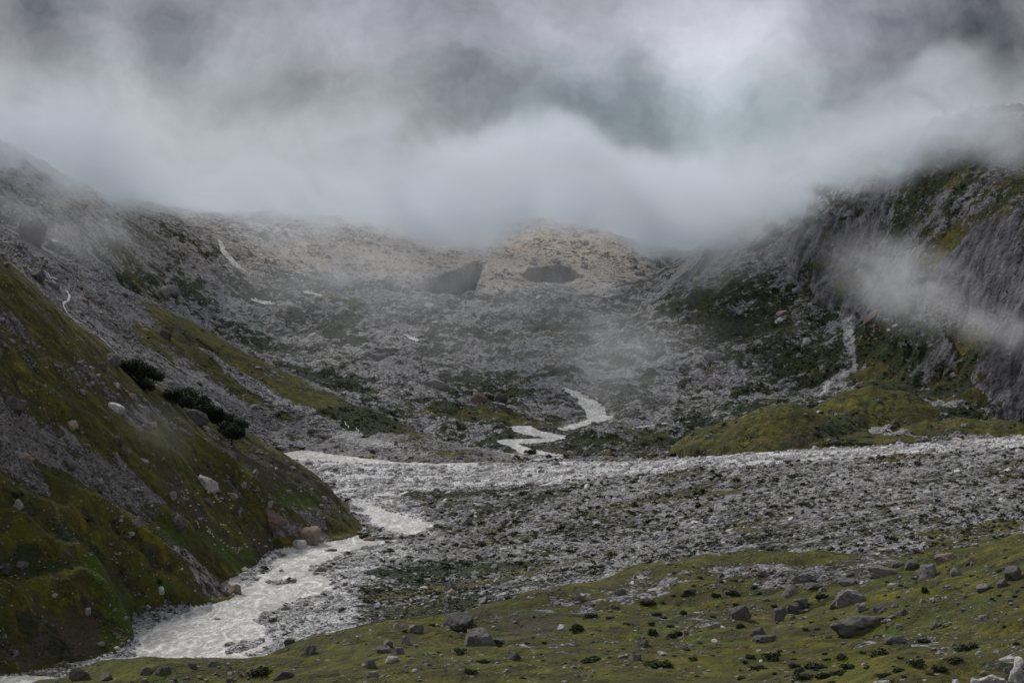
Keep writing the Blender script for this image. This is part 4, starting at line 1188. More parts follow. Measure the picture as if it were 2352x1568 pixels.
# ------------------------------------------------------------------ shrubs
def leafy(name, seed, n, shape, mat, leaf=0.07, core=True):
    """small leaf quads spread over a lumpy crown; shape(dir) -> radius"""
    r = np.random.RandomState(seed)
    vs, fs = [], []
    for k in range(n):
        d_ = r.normal(size=3); d_ /= np.linalg.norm(d_)
        rad, c = shape(d_, r)
        p = c + d_ * rad * r.uniform(0.72, 1.04)
        a = r.normal(size=3); a /= np.linalg.norm(a)
        b = np.cross(a, d_ + 0.3 * r.normal(size=3)); b /= (np.linalg.norm(b) + 1e-6)
        s_ = leaf * r.uniform(0.6, 1.4)
        i = len(vs)
        vs += [p - a * s_ - b * s_ * .6, p + a * s_ - b * s_ * .6, p + a * s_ + b * s_ * .6, p - a * s_ + b * s_ * .6]
        fs.append((i, i + 1, i + 2, i + 3))
    me = bpy.data.meshes.new(name); me.from_pydata([tuple(v) for v in vs], [], fs); me.materials.append(mat)
    return me


def mound(seed, lumps):
    r = np.random.RandomState(seed)
    cs = [(np.array([r.uniform(-.6, .6), r.uniform(-.6, .6), r.uniform(0.0, .25)]), r.uniform(.35, .6)) for _ in range(lumps)]
    def f(d_, rr):
        c, rad = cs[rr.randint(len(cs))]
        if d_[2] < -0.1: d_[2] = -d_[2]
        return rad, c
    return f


BUSH = [leafy("shrub", 40 + i, 620, mound(i, 8), M_LEAF, 0.085) for i in range(4)]


def place_bush(u, v, wp, hp, layer, lab, grp, seed):
    h = hit(u, v + hp * .35, Zg, layer)
    if h is None: return
    x, y, z_ = h; k = y / F; r = random.Random(seed)
    o = bpy.data.objects.new("shrub", r.choice(BUSH))
    sx = wp * k * 0.5
    sx *= 1.3
    o.scale = (sx, sx * r.uniform(.8, 1.1), hp * k * 1.45)
    o.rotation_euler = (0, 0, r.uniform(0, 6.28))
    o.location = (x, y, z_ - hp * k * 0.1)
    COL.objects.link(o)
    tag(o, lab, "shrub", grp)


BUSHES = [
    (1873, 1530, 50, 15, FORE, "widest dark juniper mat in the bottom right lawn"), (1834, 1541, 32, 12, FORE, "dark juniper mat just below the widest one"),
    (1849, 1553, 38, 11, FORE, "long juniper mat nearest the bottom edge"), (1740, 1532, 32, 11, FORE, "leftmost large juniper mat on the flat lawn"),
    (1828, 1527, 30, 10, FORE, "juniper mat touching the left end of the widest one"), (1953, 1529, 36, 11, FORE, "juniper mat right of the widest one"),
    (1893, 1549, 38, 12, FORE, "oval juniper mat low in the group on the lawn"), (1922, 1544, 34, 10, FORE, "flat juniper mat right of the oval one"),
    (2099, 1522, 40, 15, FORE, "rounded juniper mat right of the lawn"), (2194, 1515, 46, 13, FORE, "long juniper mat next to the strip of white stones"),
    (2155, 1534, 34, 13, FORE, "oval juniper mat below the strip of white stones"), (2215, 1489, 32, 15, FORE, "round bush in the strip of white stones"),
    (2239, 1483, 28, 12, FORE, "smaller bush behind the round bush in the white stones"), (2017, 1501, 54, 15, FORE, "broad juniper mat on the rise above the lawn"),
    (1767, 1506, 42, 15, FORE, "broad dark bush at the upper left of the lawn"), (1719, 1506, 26, 9, FORE, "small dark bush left of the broad one at the top of the lawn"),
    (2027, 1549, 32, 9, FORE, "thin juniper mat near the bottom edge below the rounded one"), (1887, 1370, 36, 14, FORE, "round bush left of the tall rough boulder"),
    (2126, 1354, 19, 16, FORE, "dense dark bush on the right slope"), (1644, 1368, 17, 11, FORE, "dark bush beside the upper end of the footpath"),
    (1685, 1361, 28, 12, FORE, "dark bush right of the upper end of the footpath"), (1698, 1436, 22, 12, FORE, "bush below the dark steep crag"),
    (1502, 1452, 28, 19, FORE, "large round bush on the slope left of the footpath"), (1541, 1459, 20, 13, FORE, "round bush between the large bush and the footpath"),
    (1560, 1453, 16, 13, FORE, "small round bush touching the footpath"), (1360, 1414, 26, 11, FORE, "oval bush on the slope behind the brown hollow"),
    (1401, 1418, 15, 6, FORE, "small flat bush right of the oval one behind the hollow"), (1507, 1411, 20, 9, FORE, "bush on the upper meadow slope"),
    (1567, 1406, 20, 11, FORE, "bush with brownish leaves on the upper meadow slope"), (1320, 1441, 36, 20, FORE, "spreading dark bush in the hollow beside the pale stone"),
    (1358, 1512, 50, 13, FORE, "long dark bush tapering to the right on the knoll's far end"), (1060, 1495, 30, 14, FORE, "bush below the left corner of the huge block"),
    (1107, 1518, 28, 10, FORE, "oval bush in the bright grass below the huge block"), (598, 1543, 50, 18, FORE, "broad dark bush at the bottom edge near the river"),
    (1050, 1445, 42, 13, FORE, "dark bush against the left side of the huge block"), (1485, 1382, 34, 9, FORE, "flat dark bush on the far meadow crest"),
    (1078, 1542, 26, 10, FORE, "faint bush near the bottom edge of the knoll"), (1519, 1524, 54, 13, FORE, "broad brownish bush on the level meadow"),
    (1495, 1433, 14, 9, FORE, "small bush above the large round bush"), (41, 1136, 23, 12, LEFT, "single round black bush on the left hillside"),
    (202, 1194, 18, 9, LEFT, "small dark bush below the scree tongue"), (369, 1335, 17, 12, LEFT, "small dark bush on the lowest green spur"),
    (1215, 1039, 30, 13, None, "bushy islet in the upper meander"), (2120, 1472, 30, 12, FORE, "dark bush left of the bushes in the white stones"),
    (1930, 1508, 26, 10, FORE, "dark bush between the mossy outcrop and the lawn"), (2064, 1537, 26, 9, FORE, "small juniper mat left of the oval one below the stones"),
    (1590, 1512, 22, 8, FORE, "small isolated juniper mat left on the lawn"), (1700, 1556, 24, 9, FORE, "juniper mat close to the bottom edge at the lawn's left"),
]
for k, (u, v, wp, hp, lay, lab) in enumerate(BUSHES):
    place_bush(u, v, wp, hp, lay, lab, "dark juniper shrubs dotted over the valley", 30 + k)
BF = [
    ([(1480, 1330), (2200, 1270), (2352, 1260), (2352, 1480), (1500, 1480)], FORE, 60, (8, 18), "small dark shrub on the right meadow slope"),
    ([(1500, 1490), (2250, 1490), (2100, 1566), (1500, 1566)], FORE, 34, (8, 18), "small dark juniper mat on the flat lawn"),
    ([(820, 1445), (1450, 1400), (1450, 1560), (820, 1560)], FORE, 22, (7, 15), "small dark shrub on the central knoll"),
    ([(1400, 1120), (2352, 1050), (2352, 1240), (1800, 1290), (1300, 1290)], FLOOR, 130, (6, 15), "low dark shrub in the gravel fan"),
]
for fi, (poly, lay, cnt, (s0, s1), lab) in enumerate(BF):
    r = random.Random(900 + fi); made = 0
    us = [p[0] for p in poly]; vs = [p[1] for p in poly]
    while made < cnt:
        u, v = r.uniform(min(us), max(us)), r.uniform(min(vs), max(vs))
        if not inside(np.array([u]), np.array([v]), poly)[0]: continue
        wp = s0 + (s1 - s0) * r.random() ** 1.5
        place_bush(u, v, wp, wp * r.uniform(.28, .45), lay, lab, lab + "s", 4000 + fi * 200 + made); made += 1

# ------------------------------------------------------------------ trees
M_BARK, tb, bb = new_mat("dark_bark")
tb.put(bb.inputs['Base Color'], (0.035, 0.028, 0.022, 1)); tb.put(bb.inputs['Roughness'], 0.95)


def limb(bm, a, b, ra, rb, n=7):
    a, b = Vector(a), Vector(b); d_ = (b - a).normalized(); q = d_.to_track_quat('Z', 'Y')
    ra_ = [bm.verts.new(a + q @ Vector((math.cos(t) * ra, math.sin(t) * ra, 0))) for t in [2 * math.pi * i / n for i in range(n)]]
    rb_ = [bm.verts.new(b + q @ Vector((math.cos(t) * rb, math.sin(t) * rb, 0))) for t in [2 * math.pi * i / n for i in range(n)]]
    for i in range(n):
        bm.faces.new((ra_[i], ra_[(i + 1) % n], rb_[(i + 1) % n], rb_[i]))


TREES = []
for i in range(4):
    r = random.Random(70 + i)
    bm = bmesh.new()
    lean = r.uniform(-.08, .08)
    limb(bm, (0, 0, -.25), (lean, 0, .42), .055, .038); limb(bm, (lean, 0, .42), (lean * 1.5, .02, .9), .038, .015)
    cs = [(np.array([lean, 0, 0.85]), 0.42)]
    for k in range(8):
        a = k / 8 * 6.283 + r.uniform(-.3, .3); rr = r.uniform(.30, .58); zz = r.uniform(.5, 1.05)
        e = (math.cos(a) * rr, math.sin(a) * rr, zz)
        limb(bm, (lean * .8, 0, zz * .5), e, .02, .006, 5)
        cs.append((np.array(e), r.uniform(.22, .36)))
    me_t = bpy.data.meshes.new("trunk"); bm.to_mesh(me_t); bm.free(); me_t.materials.append(M_BARK)
    def shp(d_, rr, cs=cs):
        c, rad = cs[rr.randint(len(cs))]
        return rad * (0.85 + 0.3 * rr.rand()), c
    TREES.append((me_t, leafy("crown", 60 + i, 2600, shp, M_LEAFB, 0.036)))
TR = [(298, 843, 19, "round dark tree leading the upper tree group on its left"), (325, 851, 21, "densest dark tree in the middle of the upper tree group"), (350, 858, 16, "mist softened tree on the right of the upper tree group"),
      (330, 880, 15, "low tree under the middle of the upper tree group"), (396, 908, 17, "leftmost tree of the lower tree row with open branches"), (417, 921, 17, "second tree from the left in the lower tree row"),
      (446, 916, 23, "tallest broad tree of the lower tree row"), (466, 936, 20, "dark tree right of the tallest broad tree"), (487, 950, 17, "tree in the middle of the lower row beside the pale block"),
      (508, 960, 18, "tree right of the middle of the lower row"), (531, 944, 13, "small paler tree standing behind the lower row"), (535, 968, 18, "second to last tree at the right end of the lower row"),
      (549, 981, 14, "last low tree at the right end of the lower row")]
for k, (u, v, rp, lab) in enumerate(TR):
    h = hit(u, v + rp * 0.9, Zg, None)
    t_, s__ = ray(u, v)
    # foot of the tree on the ground just behind the hillside crest
    D = min(h[1], 1900) if h else 1600
    D = {True: 1560, False: D}[D > 1700] + 0
    x, y = t_ * D, D
    z_ = float(ground_z(x, y)[0])
    S = rp * D / F * 2.2
    z_need = s__ * D - S * 0.8
    root = bpy.data.objects.new("tree", None); COL.objects.link(root)
    root.location = (x, y, min(z_, z_need) if z_need < z_ + 3 else z_)
    if z_need > z_ : S *= 1 + min((z_need - z_) / (S + 1), .5)
    root.scale = (S, S, S); root.rotation_euler = (0, 0, k * 1.7)
    tag(root, lab, "tree", "dark trees on the left hillside crest")
    mt_, mc_ = TREES[k % 4]
    for nm, me in (("trunk", mt_), ("crown", mc_)):
        o = bpy.data.objects.new(nm, me); o.parent = root; COL.objects.link(o)

# ------------------------------------------------------------------ sheep
def sheep_mesh(name, mat):
    bm = bmesh.new()
    bmesh.ops.create_icosphere(bm, subdivisions=3, radius=1.0)
    for v in bm.verts:
        c = v.co
        n_ = mnoise.noise(c * 3) * .05
        v.co = Vector((c.x * .52, c.y * .24 * (1 - .12 * c.x), .62 + c.z * .24 + .03 * c.x)) * (1 + n_)
    def tube(ps, n=8):
        prev = None
        for (p, r_) in ps:
            ring = [bm.verts.new(Vector(p) + Vector((0 if len(ps) == 3 else math.cos(t) * r_, math.sin(t) * r_ if len(ps) == 3 else math.sin(t) * r_, math.cos(t) * r_ if len(ps) == 3 else 0))) for t in [6.2832 * i / n for i in range(n)]]
            if prev:
                for i in range(n): bm.faces.new((prev[i], prev[(i + 1) % n], ring[(i + 1) % n], ring[i]))
            prev = ring
        bm.faces.new(prev)
    for sx in (-.34, .34):
        for sy in (-.12, .12):
            tube([((sx, sy, .55), .075), ((sx + .015, sy, .3), .045), ((sx, sy, .12), .032), ((sx + .01, sy, 0), .04)])
    tube([((.42, 0, .72), .15), ((.58, 0, .86), .105), ((.66, 0, .90), .10)])
    tube([((.62, 0, .90), .095), ((.74, 0, .84), .075), ((.84, 0, .77), .045)])
    for sy in (-1, 1):
        a = bm.verts.new((.66, sy * .07, .95)); b = bm.verts.new((.60, sy * .17, .93)); c = bm.verts.new((.66, sy * .08, .89)); d_ = bm.verts.new((.69, sy * .12, .92))
        bm.faces.new((a, b, d_)); bm.faces.new((b, c, d_))
    me = bpy.data.meshes.new(name); bm.to_mesh(me); bm.free(); me.shade_smooth(); me.materials.append(mat)
    return me


def plain(name, c, rough=.9):
    m, t, b = new_mat(name); n_ = t.noise(t.node('ShaderNodeNewGeometry').outputs['Position'], 6.0, 3)
    t.put(b.inputs['Base Color'], t.mix(n_, tuple(x * .8 for x in c), tuple(min(x * 1.15, 1) for x in c))); t.put(b.inputs['Roughness'], rough)
    return m


SHEEP = (sheep_mesh("sheep", plain("cream_wool", (0.68, 0.64, 0.55))), sheep_mesh("sheep", plain("black_wool", (0.02, 0.018, 0.016))))
def sv2(zx, zy): return ((700 + zx * 500 / 2352) / 1.7415, (1900 + zy * 500 / 2352) / 1.7415)
white = [(215, 298), (243, 352), (425, 362), (626, 345), (773, 395), (760, 425), (777, 445), (815, 470), (870, 447), (895, 455), (1025, 480), (735, 523), (440, 570), (286, 595), (847, 515), (1087, 587), (1048, 635), (388, 677),
         (405, 888), (430, 930), (447, 997), (594, 992), (640, 1035), (613, 1073), (660, 1078), (663, 1110), (703, 1128), (717, 1168), (862, 948), (908, 950), (946, 957), (1003, 1083), (862, 1240), (917, 1295), (980, 1350),
         (1078, 1383), (890, 1415), (1205, 1418), (1187, 1462), (1317, 1315), (1357, 1365), (1490, 1228), (1580, 1303), (1695, 1350), (1725, 1350), (1215, 1105)]
black = [(356, 284), (578, 328), (704, 405), (922, 480), (1188, 765), (1262, 1293)]
WL = {10: "cream sheep grazing alone on the far right of the upper flock", 4: "cream sheep leading the small knot below the big pale slab", 13: "cream sheep standing sideways by the dark gully", 32: "cream sheep broadside low on the bright green strip", 18: "uppermost cream sheep on the bright green strip", 44: "rightmost cream sheep above the river bank"}
for k, (zx, zy) in enumerate(white + black):
    u, v = sv2(zx, zy); h = hit(u, v, Zg, LEFT)
    if not h: continue
    bl = k >= len(white)
    o = bpy.data.objects.new("sheep", SHEEP[bl]); r = random.Random(k)
    o.location = (h[0], h[1], h[2] - .05); o.rotation_euler = (0, 0, r.choice([0, 3.1, .6, 3.7, -0.5, 1.3])); o.scale = (1.5,) * 3
    COL.objects.link(o)
    lab = ("black sheep in the upper part of the grazing flock" if zy < 600 else "black sheep in the lower part of the grazing flock") if bl else WL.get(k, "cream sheep of the upper flock below the pale slab" if zy < 700 else "cream sheep of the lower flock near the bright green strip")
    tag(o, lab, "sheep", "flock of sheep grazing on the left hillside")

# ------------------------------------------------------------------ uncounted cover: rubble, gravel, dwarf scrub, turf
ELV = Zg / Y
RUN = np.maximum.accumulate(ELV, axis=0)
VIS = ELV >= RUN - 1e-9
dv = np.zeros_like(Zg); dv[1:] = np.clip(RUN[1:] - RUN[:-1], 0, None)
dv = np.minimum(dv, 0.004)
VISW = blur(dv, 1) + 0.00004 * (VIS | (Y < 4200))     # share of the view, plus a little for ground now hidden
VISW[:3] = 0; VISW[-3:] = 0
VISW[:, :3] = 0; VISW[:, -3:] = 0
VISW *= (Y > 280) * (Y < 4700)


def scatter(name, weight, n, meshes, rmin, rmax, power, lab, seed, squash=(0.55, 0.95), sink=0.2, minm=0.0, maxm=99.0):
    """instances of small meshes on n random ground points; sizes follow a power law"""
    r = np.random.RandomState(seed)
    w_ = (weight * VISW).ravel(); cs = np.cumsum(w_)
    k = np.searchsorted(cs, r.rand(n) * cs[-1])
    i, j = k // NC, k % NC
    i = np.clip(i, 1, NR - 2); j = np.clip(j, 1, NC - 2)
    fi, fj = i + r.rand(n) - .5, j + r.rand(n) - .5
    y = np.interp(fi, np.arange(NR), yy); t = tt[0] + fj * (tt[1] - tt[0]); x = t * y
    zz = ground_z(x, y)
    px = rmin * (1 - r.rand(n) * (1 - (rmin / rmax) ** power)) ** (-1 / power)      # in survey pixels
    rad = np.clip(px * y / F, minm, maxm)
    sc = np.stack([rad * r.uniform(.8, 1.35, n), rad * r.uniform(.8, 1.2, n), rad * r.uniform(squash[0], squash[1], n)], 1)
    rot = np.stack([r.normal(0, .22, n), r.normal(0, .22, n), r.uniform(0, 6.28, n)], 1)
    co = np.stack([x, y, zz + sc[:, 2] * (0.5 - sink * 2)], 1).astype(np.float32)
    me = bpy.data.meshes.new(name); me.vertices.add(n); me.vertices.foreach_set("co", co.ravel())
    for nm, arr in (("rk_scale", sc), ("rk_rot", rot)):
        a = me.attributes.new(nm, 'FLOAT_VECTOR', 'POINT'); a.data.foreach_set("vector", arr.astype(np.float32).ravel())
    a = me.attributes.new("rk_pick", 'INT', 'POINT'); a.data.foreach_set("value", r.randint(0, len(meshes), n).astype(np.int32))
    o = bpy.data.objects.new(name, me); COL.objects.link(o)
    src = bpy.data.collections.new(name + "_shapes")
    for q, m_ in enumerate(meshes):
        so_ = bpy.data.objects.new(f"{name}_shape", m_); src.objects.link(so_)
    ng = bpy.data.node_groups.new(name + "_scatter", 'GeometryNodeTree')
    ng.interface.new_socket("Geometry", in_out='INPUT', socket_type='NodeSocketGeometry')
    ng.interface.new_socket("Geometry", in_out='OUTPUT', socket_type='NodeSocketGeometry')
    N = ng.nodes; Lk = ng.links
    gi, go = N.new('NodeGroupInput'), N.new('NodeGroupOutput')
    ci = N.new('GeometryNodeCollectionInfo'); ci.inputs['Collection'].default_value = src
    ci.inputs['Separate Children'].default_value = True; ci.inputs['Reset Children'].default_value = True
    ip = N.new('GeometryNodeInstanceOnPoints'); ip.inputs['Pick Instance'].default_value = True
    def na(nm, ty):
        q = N.new('GeometryNodeInputNamedAttribute'); q.data_type = ty; q.inputs['Name'].default_value = nm
        return q.outputs['Attribute']
    Lk.new(gi.outputs[0], ip.inputs['Points']); Lk.new(ci.outputs[0], ip.inputs['Instance'])
    Lk.new(na("rk_scale", 'FLOAT_VECTOR'), ip.inputs['Scale'])
    er = N.new('FunctionNodeEulerToRotation'); Lk.new(na("rk_rot", 'FLOAT_VECTOR'), er.inputs[0]); Lk.new(er.outputs[0], ip.inputs['Rotation'])
    Lk.new(na("rk_pick", 'INT'), ip.inputs['Instance Index'])
    Lk.new(ip.outputs[0], go.inputs[0])
    md = o.modifiers.new("scatter", 'NODES'); md.node_group = ng
    return tag(o, lab, None, None, "stuff")


SM = {k: [rock_mesh("stone_" + k, 300 + i, 2, m_, rough=0.8) for i in range(7)] for k, m_ in (('g', M_ROCK), ('d', M_ROCKD), ('p', M_ROCKP))}
nz = np.clip(fbm(X, Y, 130, 4, 120) * 1.3 + 0.5, 0.03, 2.0)
nz2 = np.clip(fbm(X, Y, 40, 4, 125) * 1.3 + 0.5, 0.0, 1.6)
nowat = 1 - np.clip(WAT * 1.4, 0, 1)
rocky = np.clip(1.05 - GR * 1.15, 0, 1) * np.clip(1.25 - DK * 1.1, .1, 1) * (1 - CL) ** 2 * (1 - IC) * (1 - SO * .7) * nowat
sel = lambda *ls: sum(is_[l] for l in ls).astype(float)
scatter("moraine_rubble", sel(BACK) * rocky * nz * (1 - .4 * WM.clip(0, 1)), 46000, SM['g'] + SM['g'][:3] + SM['p'][:1], 0.9, 15, 2.25, "grey boulders and rubble covering the moraine", 1)
scatter("scree", sel(LEFT, SCREE) * rocky ** 1.5 * nz, 26000, SM['g'] + SM['d'][:3], 0.9, 11, 2.2, "loose angular stones of the scree tongues on the left slopes", 2)
scatter("gravel", sel(FLOOR) * rocky * (1 - .55 * PL) * (nz2 * .6 + .4), 70000, SM['g'] + SM['p'][:3], 1.0, 12, 2.1, "rounded grey stones of the gravel fan and river flats", 3)
scatter("pale_gravel", sel(FLOOR, BACK) * PL * nowat * (CL < .3) * (WM < .3) * nz2, 22000, SM['p'], 1.0, 11, 2.0, "whitish boulders and cobbles lining the river bed and fan edge", 4)
scatter("stones", (sel(LEFT, KNOLL) * (GR * .12 + .15) + sel(FORE) * (.5 + 5 * np.clip(.95 - GR, 0, 1))) * nz2 ** 2, 17000, SM['g'] + SM['g'] + SM['p'][:1] + SM['d'][:3], 1.2, 10, 2.0, "small stones sprinkled through the grass", 5)
SMB = [leafy("scrub_clump", 200 + i, 110, mound(20 + i, 5), M_LEAF, 0.15) for i in range(4)]
mossy = np.clip(DK * 1.6 - 0.28 + (nz2 - .55) * .5, 0, 1) ** 1.5 * (1 - CL * .6) * (1 - IC) * nowat
scatter("scrub", (sel(BACK, FLOOR, SCREE, KNOLL) * mossy + sel(LEFT) * mossy * .35 + sel(FORE) * mossy * .05), 20000, SMB, 2.0, 9, 1.9, "dark green dwarf scrub creeping between the stones", 6, squash=(.35, .6), sink=.25)
scatter("low_scrub", sel(FLOOR) * (1 - PL) * nowat * np.clip(fbm(X * .5, Y, 60, 3, 140) + .7, .1, 1.5), 6200, SMB, 2.8, 13, 1.9, "dark green bushes dotted through the gravel fan, too many to count", 8, squash=(.5, .85), sink=.14)
def tuft(seed):
    r = random.Random(seed); vs, fs = [], []
    for k in range(16):
        a = r.uniform(0, 6.28); b = r.uniform(0, .8); px, py = math.cos(a) * b, math.sin(a) * b
        h_ = r.uniform(.35, .8); lx, ly = r.uniform(-.4, .4), r.uniform(-.4, .4); w2 = r.uniform(.10, .2); i = len(vs)
        vs += [(px - w2, py, 0), (px + w2, py, 0), (px + lx, py + ly, h_)]; fs.append((i, i + 1, i + 2))
    me = bpy.data.meshes.new("grass_tuft"); me.from_pydata(vs, [], fs); me.materials.append(M_TURF); return me
M_TURF, tq, bq = new_mat("turf_blades")
_p = tq.node('ShaderNodeNewGeometry').outputs['Position']; _r = tq.node('ShaderNodeObjectInfo').outputs['Random']
_c = tq.mix(tq.math('MULTIPLY_ADD', _r, .6, tq.math('MULTIPLY', tq.noise(_p, 0.02, 4, .6), .6)), (0.040, 0.058, 0.009), (0.115, 0.105, 0.016))
tq.put(bq.inputs['Base Color'], _c); tq.put(bq.inputs['Roughness'], .9)
scatter("grass", (sel(FORE) * 1.0 + sel(LEFT) * .35 + sel(KNOLL) * .2) * GR ** 3 * nz, 42000, [tuft(i) for i in range(4)], 1.6, 5, 2.5, "short alpine grass of the pastures", 7, squash=(.5, .9), sink=.3)

# ------------------------------------------------------------------ cloud and mist
def cloud_mat(name, dens, scale, lo, hi, shade, zfun=None, edge=None, aniso=0.0, detail=4.0):
    """volume of even droplets whose thickness varies; edge = (centre, radii) fades it out towards its rim"""
    m = bpy.data.materials.new(name); m.use_nodes = True
    t = NT(m.node_tree); t.n.clear()
    o = t.node('ShaderNodeOutputMaterial')
    p = t.node('ShaderNodeNewGeometry').outputs['Position']
    n_ = t.noise(t.vmath('MULTIPLY', p, (1, 0.7, 1.3)), scale, detail, 0.62, 0.6)
    dn = t.rng(n_, lo, hi)
    if zfun:
        dn = zfun(t, p, n_, dn)
    if edge:
        c, rr = edge
        q = t.vmath('DIVIDE', t.vmath('SUBTRACT', p, c), rr)
        ln = t.n.new('ShaderNodeVectorMath'); ln.operation = 'LENGTH'; t.put(ln.inputs[0], q)
        dn = t.math('MULTIPLY', dn, t.rng(t.math('MULTIPLY_ADD', n_, 0.7, t.math('SUBTRACT', ln.outputs['Value'], 0.35)), 0.30, 0.95, 1.0, 0.0, smooth=True))
    pv = t.node('ShaderNodeVolumePrincipled')
    t.put(pv.inputs['Color'], (*shade, 1)); t.put(pv.inputs['Density'], t.math('MULTIPLY', dn, dens)); t.put(pv.inputs['Anisotropy'], aniso)
    t.l.new(pv.outputs[0], o.inputs['Volume'])
    return m


BASE = [(-150, 345, 2900), (0, 372, 2900), (250, 455, 3300), (450, 500, 3600), (800, 530, 4000), (1050, 548, 3900), (1250, 520, 4050), (1480, 560, 3850), (1640, 540, 3300), (1850, 485, 3100), (2050, 425, 3050), (2200, 360, 2980), (2352, 400, 2800), (2500, 400, 2700)]
bt = [ray(u, v)[0] for u, v, _ in BASE]; bz = [ray(u, v)[1] * D for u, v, D in BASE]


def bank_z(t, p, n_, dn):
    s_ = t.node('ShaderNodeSeparateXYZ', _0=p)
    q = t.math('DIVIDE', s_.outputs[0], s_.outputs[1])
    cr = t.n.new('ShaderNodeFloatCurve'); t.put(cr.inputs['Factor'], 1.0)
    c = cr.mapping.curves[0]
    lo_, hi_ = bt[0], bt[-1]
    for k, (a, b) in enumerate(zip(bt, bz)):
        xa, ya = (a - lo_) / (hi_ - lo_), b / 300.0
        if k < 2: c.points[k * 1 if k == 0 else 1].location = (xa, ya)
        else: c.points.new(xa, ya)
    # keep points sorted whatever order they were made in
    xs = [((a - lo_) / (hi_ - lo_), b / 300.0) for a, b in zip(bt, bz)]
    for pt, (xa, ya) in zip(sorted(c.points, key=lambda k_: k_.location[0]), xs): pt.location = (xa, ya)
    cr.mapping.update()
    t.put(cr.inputs['Value'], t.rng(q, lo_, hi_))
    base = t.math('MULTIPLY', cr.outputs[0], 300.0)
    hgt = t.math('SUBTRACT', s_.outputs[2], base)
    hgt = t.math('ADD', hgt, t.math('MULTIPLY_ADD', n_, 240.0, -105.0))
    a = t.rng(hgt, -15.0, 70.0, 0, 1.0, smooth=True)
    n3_ = t.noise(t.vmath('MULTIPLY', p, (1, 0.6, 1.0)), 0.0024, 5.0, 0.6, 0.5)
    top = t.rng(t.math('ADD', t.rng(q, 0.10, 0.26, 0.0, 14.0), t.math('MULTIPLY_ADD', t.rng(n3_, .38, .62), -110.0, hgt)), 10.0, 95.0, 1.0, 0.0, smooth=True)
    n4_ = t.noise(t.vmath('MULTIPLY', p, (1.1, 0.5, 1.4)), 0.011, 5.0, 0.62, 0.9)
    dn = t.math('MULTIPLY', t.math('MULTIPLY_ADD', dn, 1.0, 0.12), t.rng(n4_, .36, .62, .25, 1.6))
    fr = t.rng(s_.outputs[1], 2450.0, 2950.0, 0.0, 1.0)
    return t.math('MULTIPLY', t.math('MULTIPLY', a, top), t.math('MULTIPLY', fr, t.math('MULTIPLY_ADD', dn, 1.0, 0.06)))


def bank_mesh(name, mat):
    us = np.linspace(-0.40, 0.40, 33); dd = np.concatenate([np.linspace(2450, 4400, 14), [4900, 5500, 6200]])
    bm = bmesh.new(); lo, hi = [], []
    for D in dd:
        a, b = [], []
        for q in us:
            b_ = float(np.interp(q, bt, bz))
            ww = 30 * mnoise.noise(Vector((q * 14, D / 400, 3)))
            a.append(bm.verts.new((q * D, D, b_ - 62 + ww)))
            b.append(bm.verts.new((q * D, D, b_ + 300 + 30 * mnoise.noise(Vector((q * 9, D / 500, 9))))))
        lo.append(a); hi.append(b)
    R, Cn = len(dd), len(us)
    for i in range(R - 1):
        for j in range(Cn - 1):
            bm.faces.new((lo[i][j], lo[i + 1][j], lo[i + 1][j + 1], lo[i][j + 1]))
            bm.faces.new((hi[i][j], hi[i][j + 1], hi[i + 1][j + 1], hi[i + 1][j]))
    for i in range(R - 1):
        bm.faces.new((lo[i][0], hi[i][0], hi[i + 1][0], lo[i + 1][0])); bm.faces.new((lo[i][-1], lo[i + 1][-1], hi[i + 1][-1], hi[i][-1]))
    for j in range(Cn - 1):
        bm.faces.new((lo[0][j], lo[0][j + 1], hi[0][j + 1], hi[0][j])); bm.faces.new((lo[-1][j], hi[-1][j], hi[-1][j + 1], lo[-1][j + 1]))
    bmesh.ops.recalc_face_normals(bm, faces=bm.faces)
    me = bpy.data.meshes.new(name); bm.to_mesh(me); bm.free(); me.materials.append(mat)
    o = bpy.data.objects.new(name, me); COL.objects.link(o)
    return o


tag(bank_mesh("cloud", cloud_mat("cloud_bank", 0.0105, 0.0048, 0.40, 0.62, (0.90, 0.945, 1.0), bank_z, None, 0.0)), "thick grey cloud bank resting on the mountain tops", None, None, "stuff")


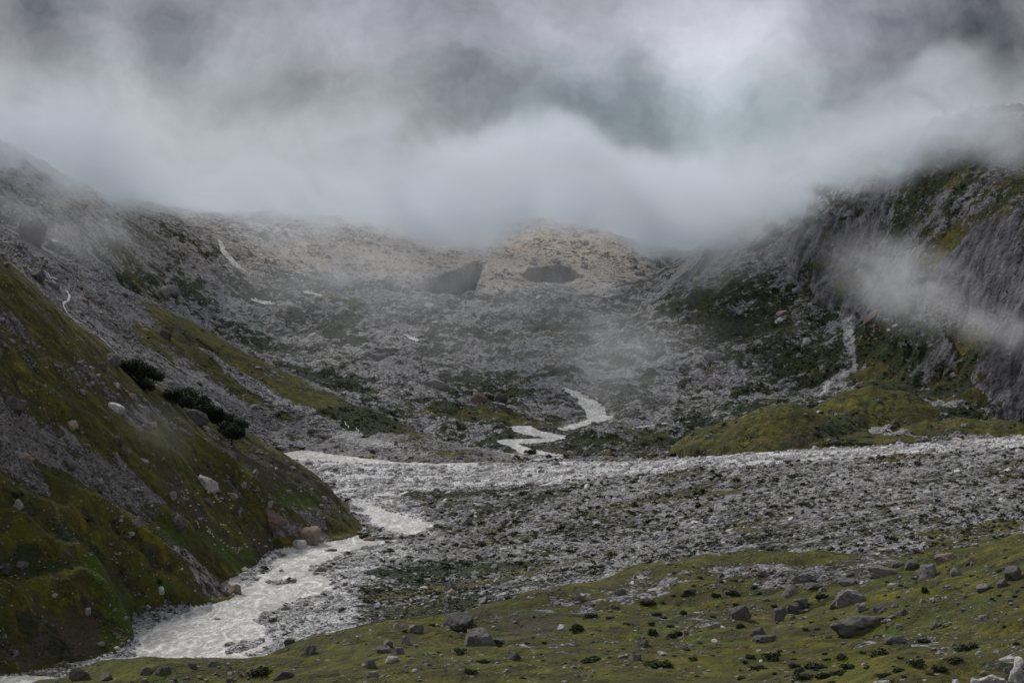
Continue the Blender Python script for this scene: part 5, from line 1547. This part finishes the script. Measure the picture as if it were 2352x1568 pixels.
def wisp(name, u, v, D, ru, rv, depth, dens, lab, ang=0.0, scale=0.012, seed=1, shade=(0.97, 0.97, 0.985)):
    c = Vector(P(u, v, D)); rx, rz = ru * D / F, rv * D / F
    bm = bmesh.new(); bmesh.ops.create_icosphere(bm, subdivisions=4, radius=1.0)
    R = Matrix.Rotation(ang, 4, 'Y')
    for q in bm.verts:
        f = 1 + 0.16 * mnoise.noise(q.co * 2.2 + Vector((seed, 0, 0)))
        q.co = R @ Vector((q.co.x * rx * f, q.co.y * depth * f, q.co.z * rz * f)) + c
    me = bpy.data.meshes.new(name)
    bm.to_mesh(me); bm.free()
    m = bpy.data.materials.new("mist"); m.use_nodes = True
    t = NT(m.node_tree); t.n.clear(); o_ = t.node('ShaderNodeOutputMaterial')
    p = t.node('ShaderNodeNewGeometry').outputs['Position']
    pr = t.node('ShaderNodeMapping', dict(vector_type='TEXTURE'), Vector=p, Location=(seed * 131.0, 0, 0), Rotation=(0, ang, 0), Scale=(1.35, 1.0, 0.9)).outputs[0]
    n_ = t.noise(pr, scale, 6.0, 0.66, 1.4)
    mp = t.node('ShaderNodeMapping', dict(vector_type='TEXTURE'), Vector=p, Location=tuple(c), Rotation=(0, ang, 0), Scale=(rx, depth, rz))
    ln = t.n.new('ShaderNodeVectorMath'); ln.operation = 'LENGTH'; t.put(ln.inputs[0], mp.outputs[0])
    fall = t.rng(ln.outputs['Value'], 0.0, 0.84, 1.0, 0.0, smooth=True)
    dn = t.math('MULTIPLY', fall, t.rng(n_, 0.40, 0.62))
    pv = t.node('ShaderNodeVolumePrincipled'); t.put(pv.inputs['Color'], (*shade, 1)); t.put(pv.inputs['Density'], t.math('MULTIPLY', dn, dens))
    t.l.new(pv.outputs[0], o_.inputs['Volume'])
    me.materials.append(m)
    o = bpy.data.objects.new(name, me); COL.objects.link(o)
    return tag(o, lab, None, None, "stuff")


wisp("mist", 2070, 650, 2440, 290, 160, 190, 0.0105, "white mist drifting across the foot of the right cliffs", ang=0.42, scale=0.016, seed=2)
wisp("mist", 2300, 760, 2380, 190, 90, 120, 0.010, "ragged mist trailing to the right edge above the green slope", ang=0.3, scale=0.018, seed=21)
wisp("mist", 120, 500, 2480, 420, 150, 240, 0.0050, "thin mist over the upper left slope", ang=.35, scale=0.010, seed=4)
wisp("mist", 1430, 840, 2480, 230, 240, 220, 0.0034, "faint mist column over the lower moraine", scale=0.012, seed=7)
wisp("mist", 1000, 650, 2950, 800, 190, 320, 0.0042, "thin haze hanging in the head of the valley", scale=0.006, seed=9)
wisp("mist", 1700, 600, 3050, 300, 120, 200, 0.0060, "mist spilling over the right moraine ridge", ang=-.3, scale=0.012, seed=15)
wisp("mist", 650, 560, 3450, 560, 110, 260, 0.0050, "mist clinging to the skyline of the headwall", ang=.08, scale=0.011, seed=31)
wisp("mist", 1150, 790, 2720, 900, 170, 330, 0.0019, "pale haze over the middle of the moraine", scale=0.007, seed=37)
wisp("mist", 1270, 535, 3900, 330, 80, 200, 0.0062, "mist veiling the top of the tan mound", scale=0.010, seed=41)
wisp("mist", 370, 985, 1230, 150, 100, 50, 0.0035, "faint patch of mist on the left hillside", ang=0.5, scale=0.02, seed=12)
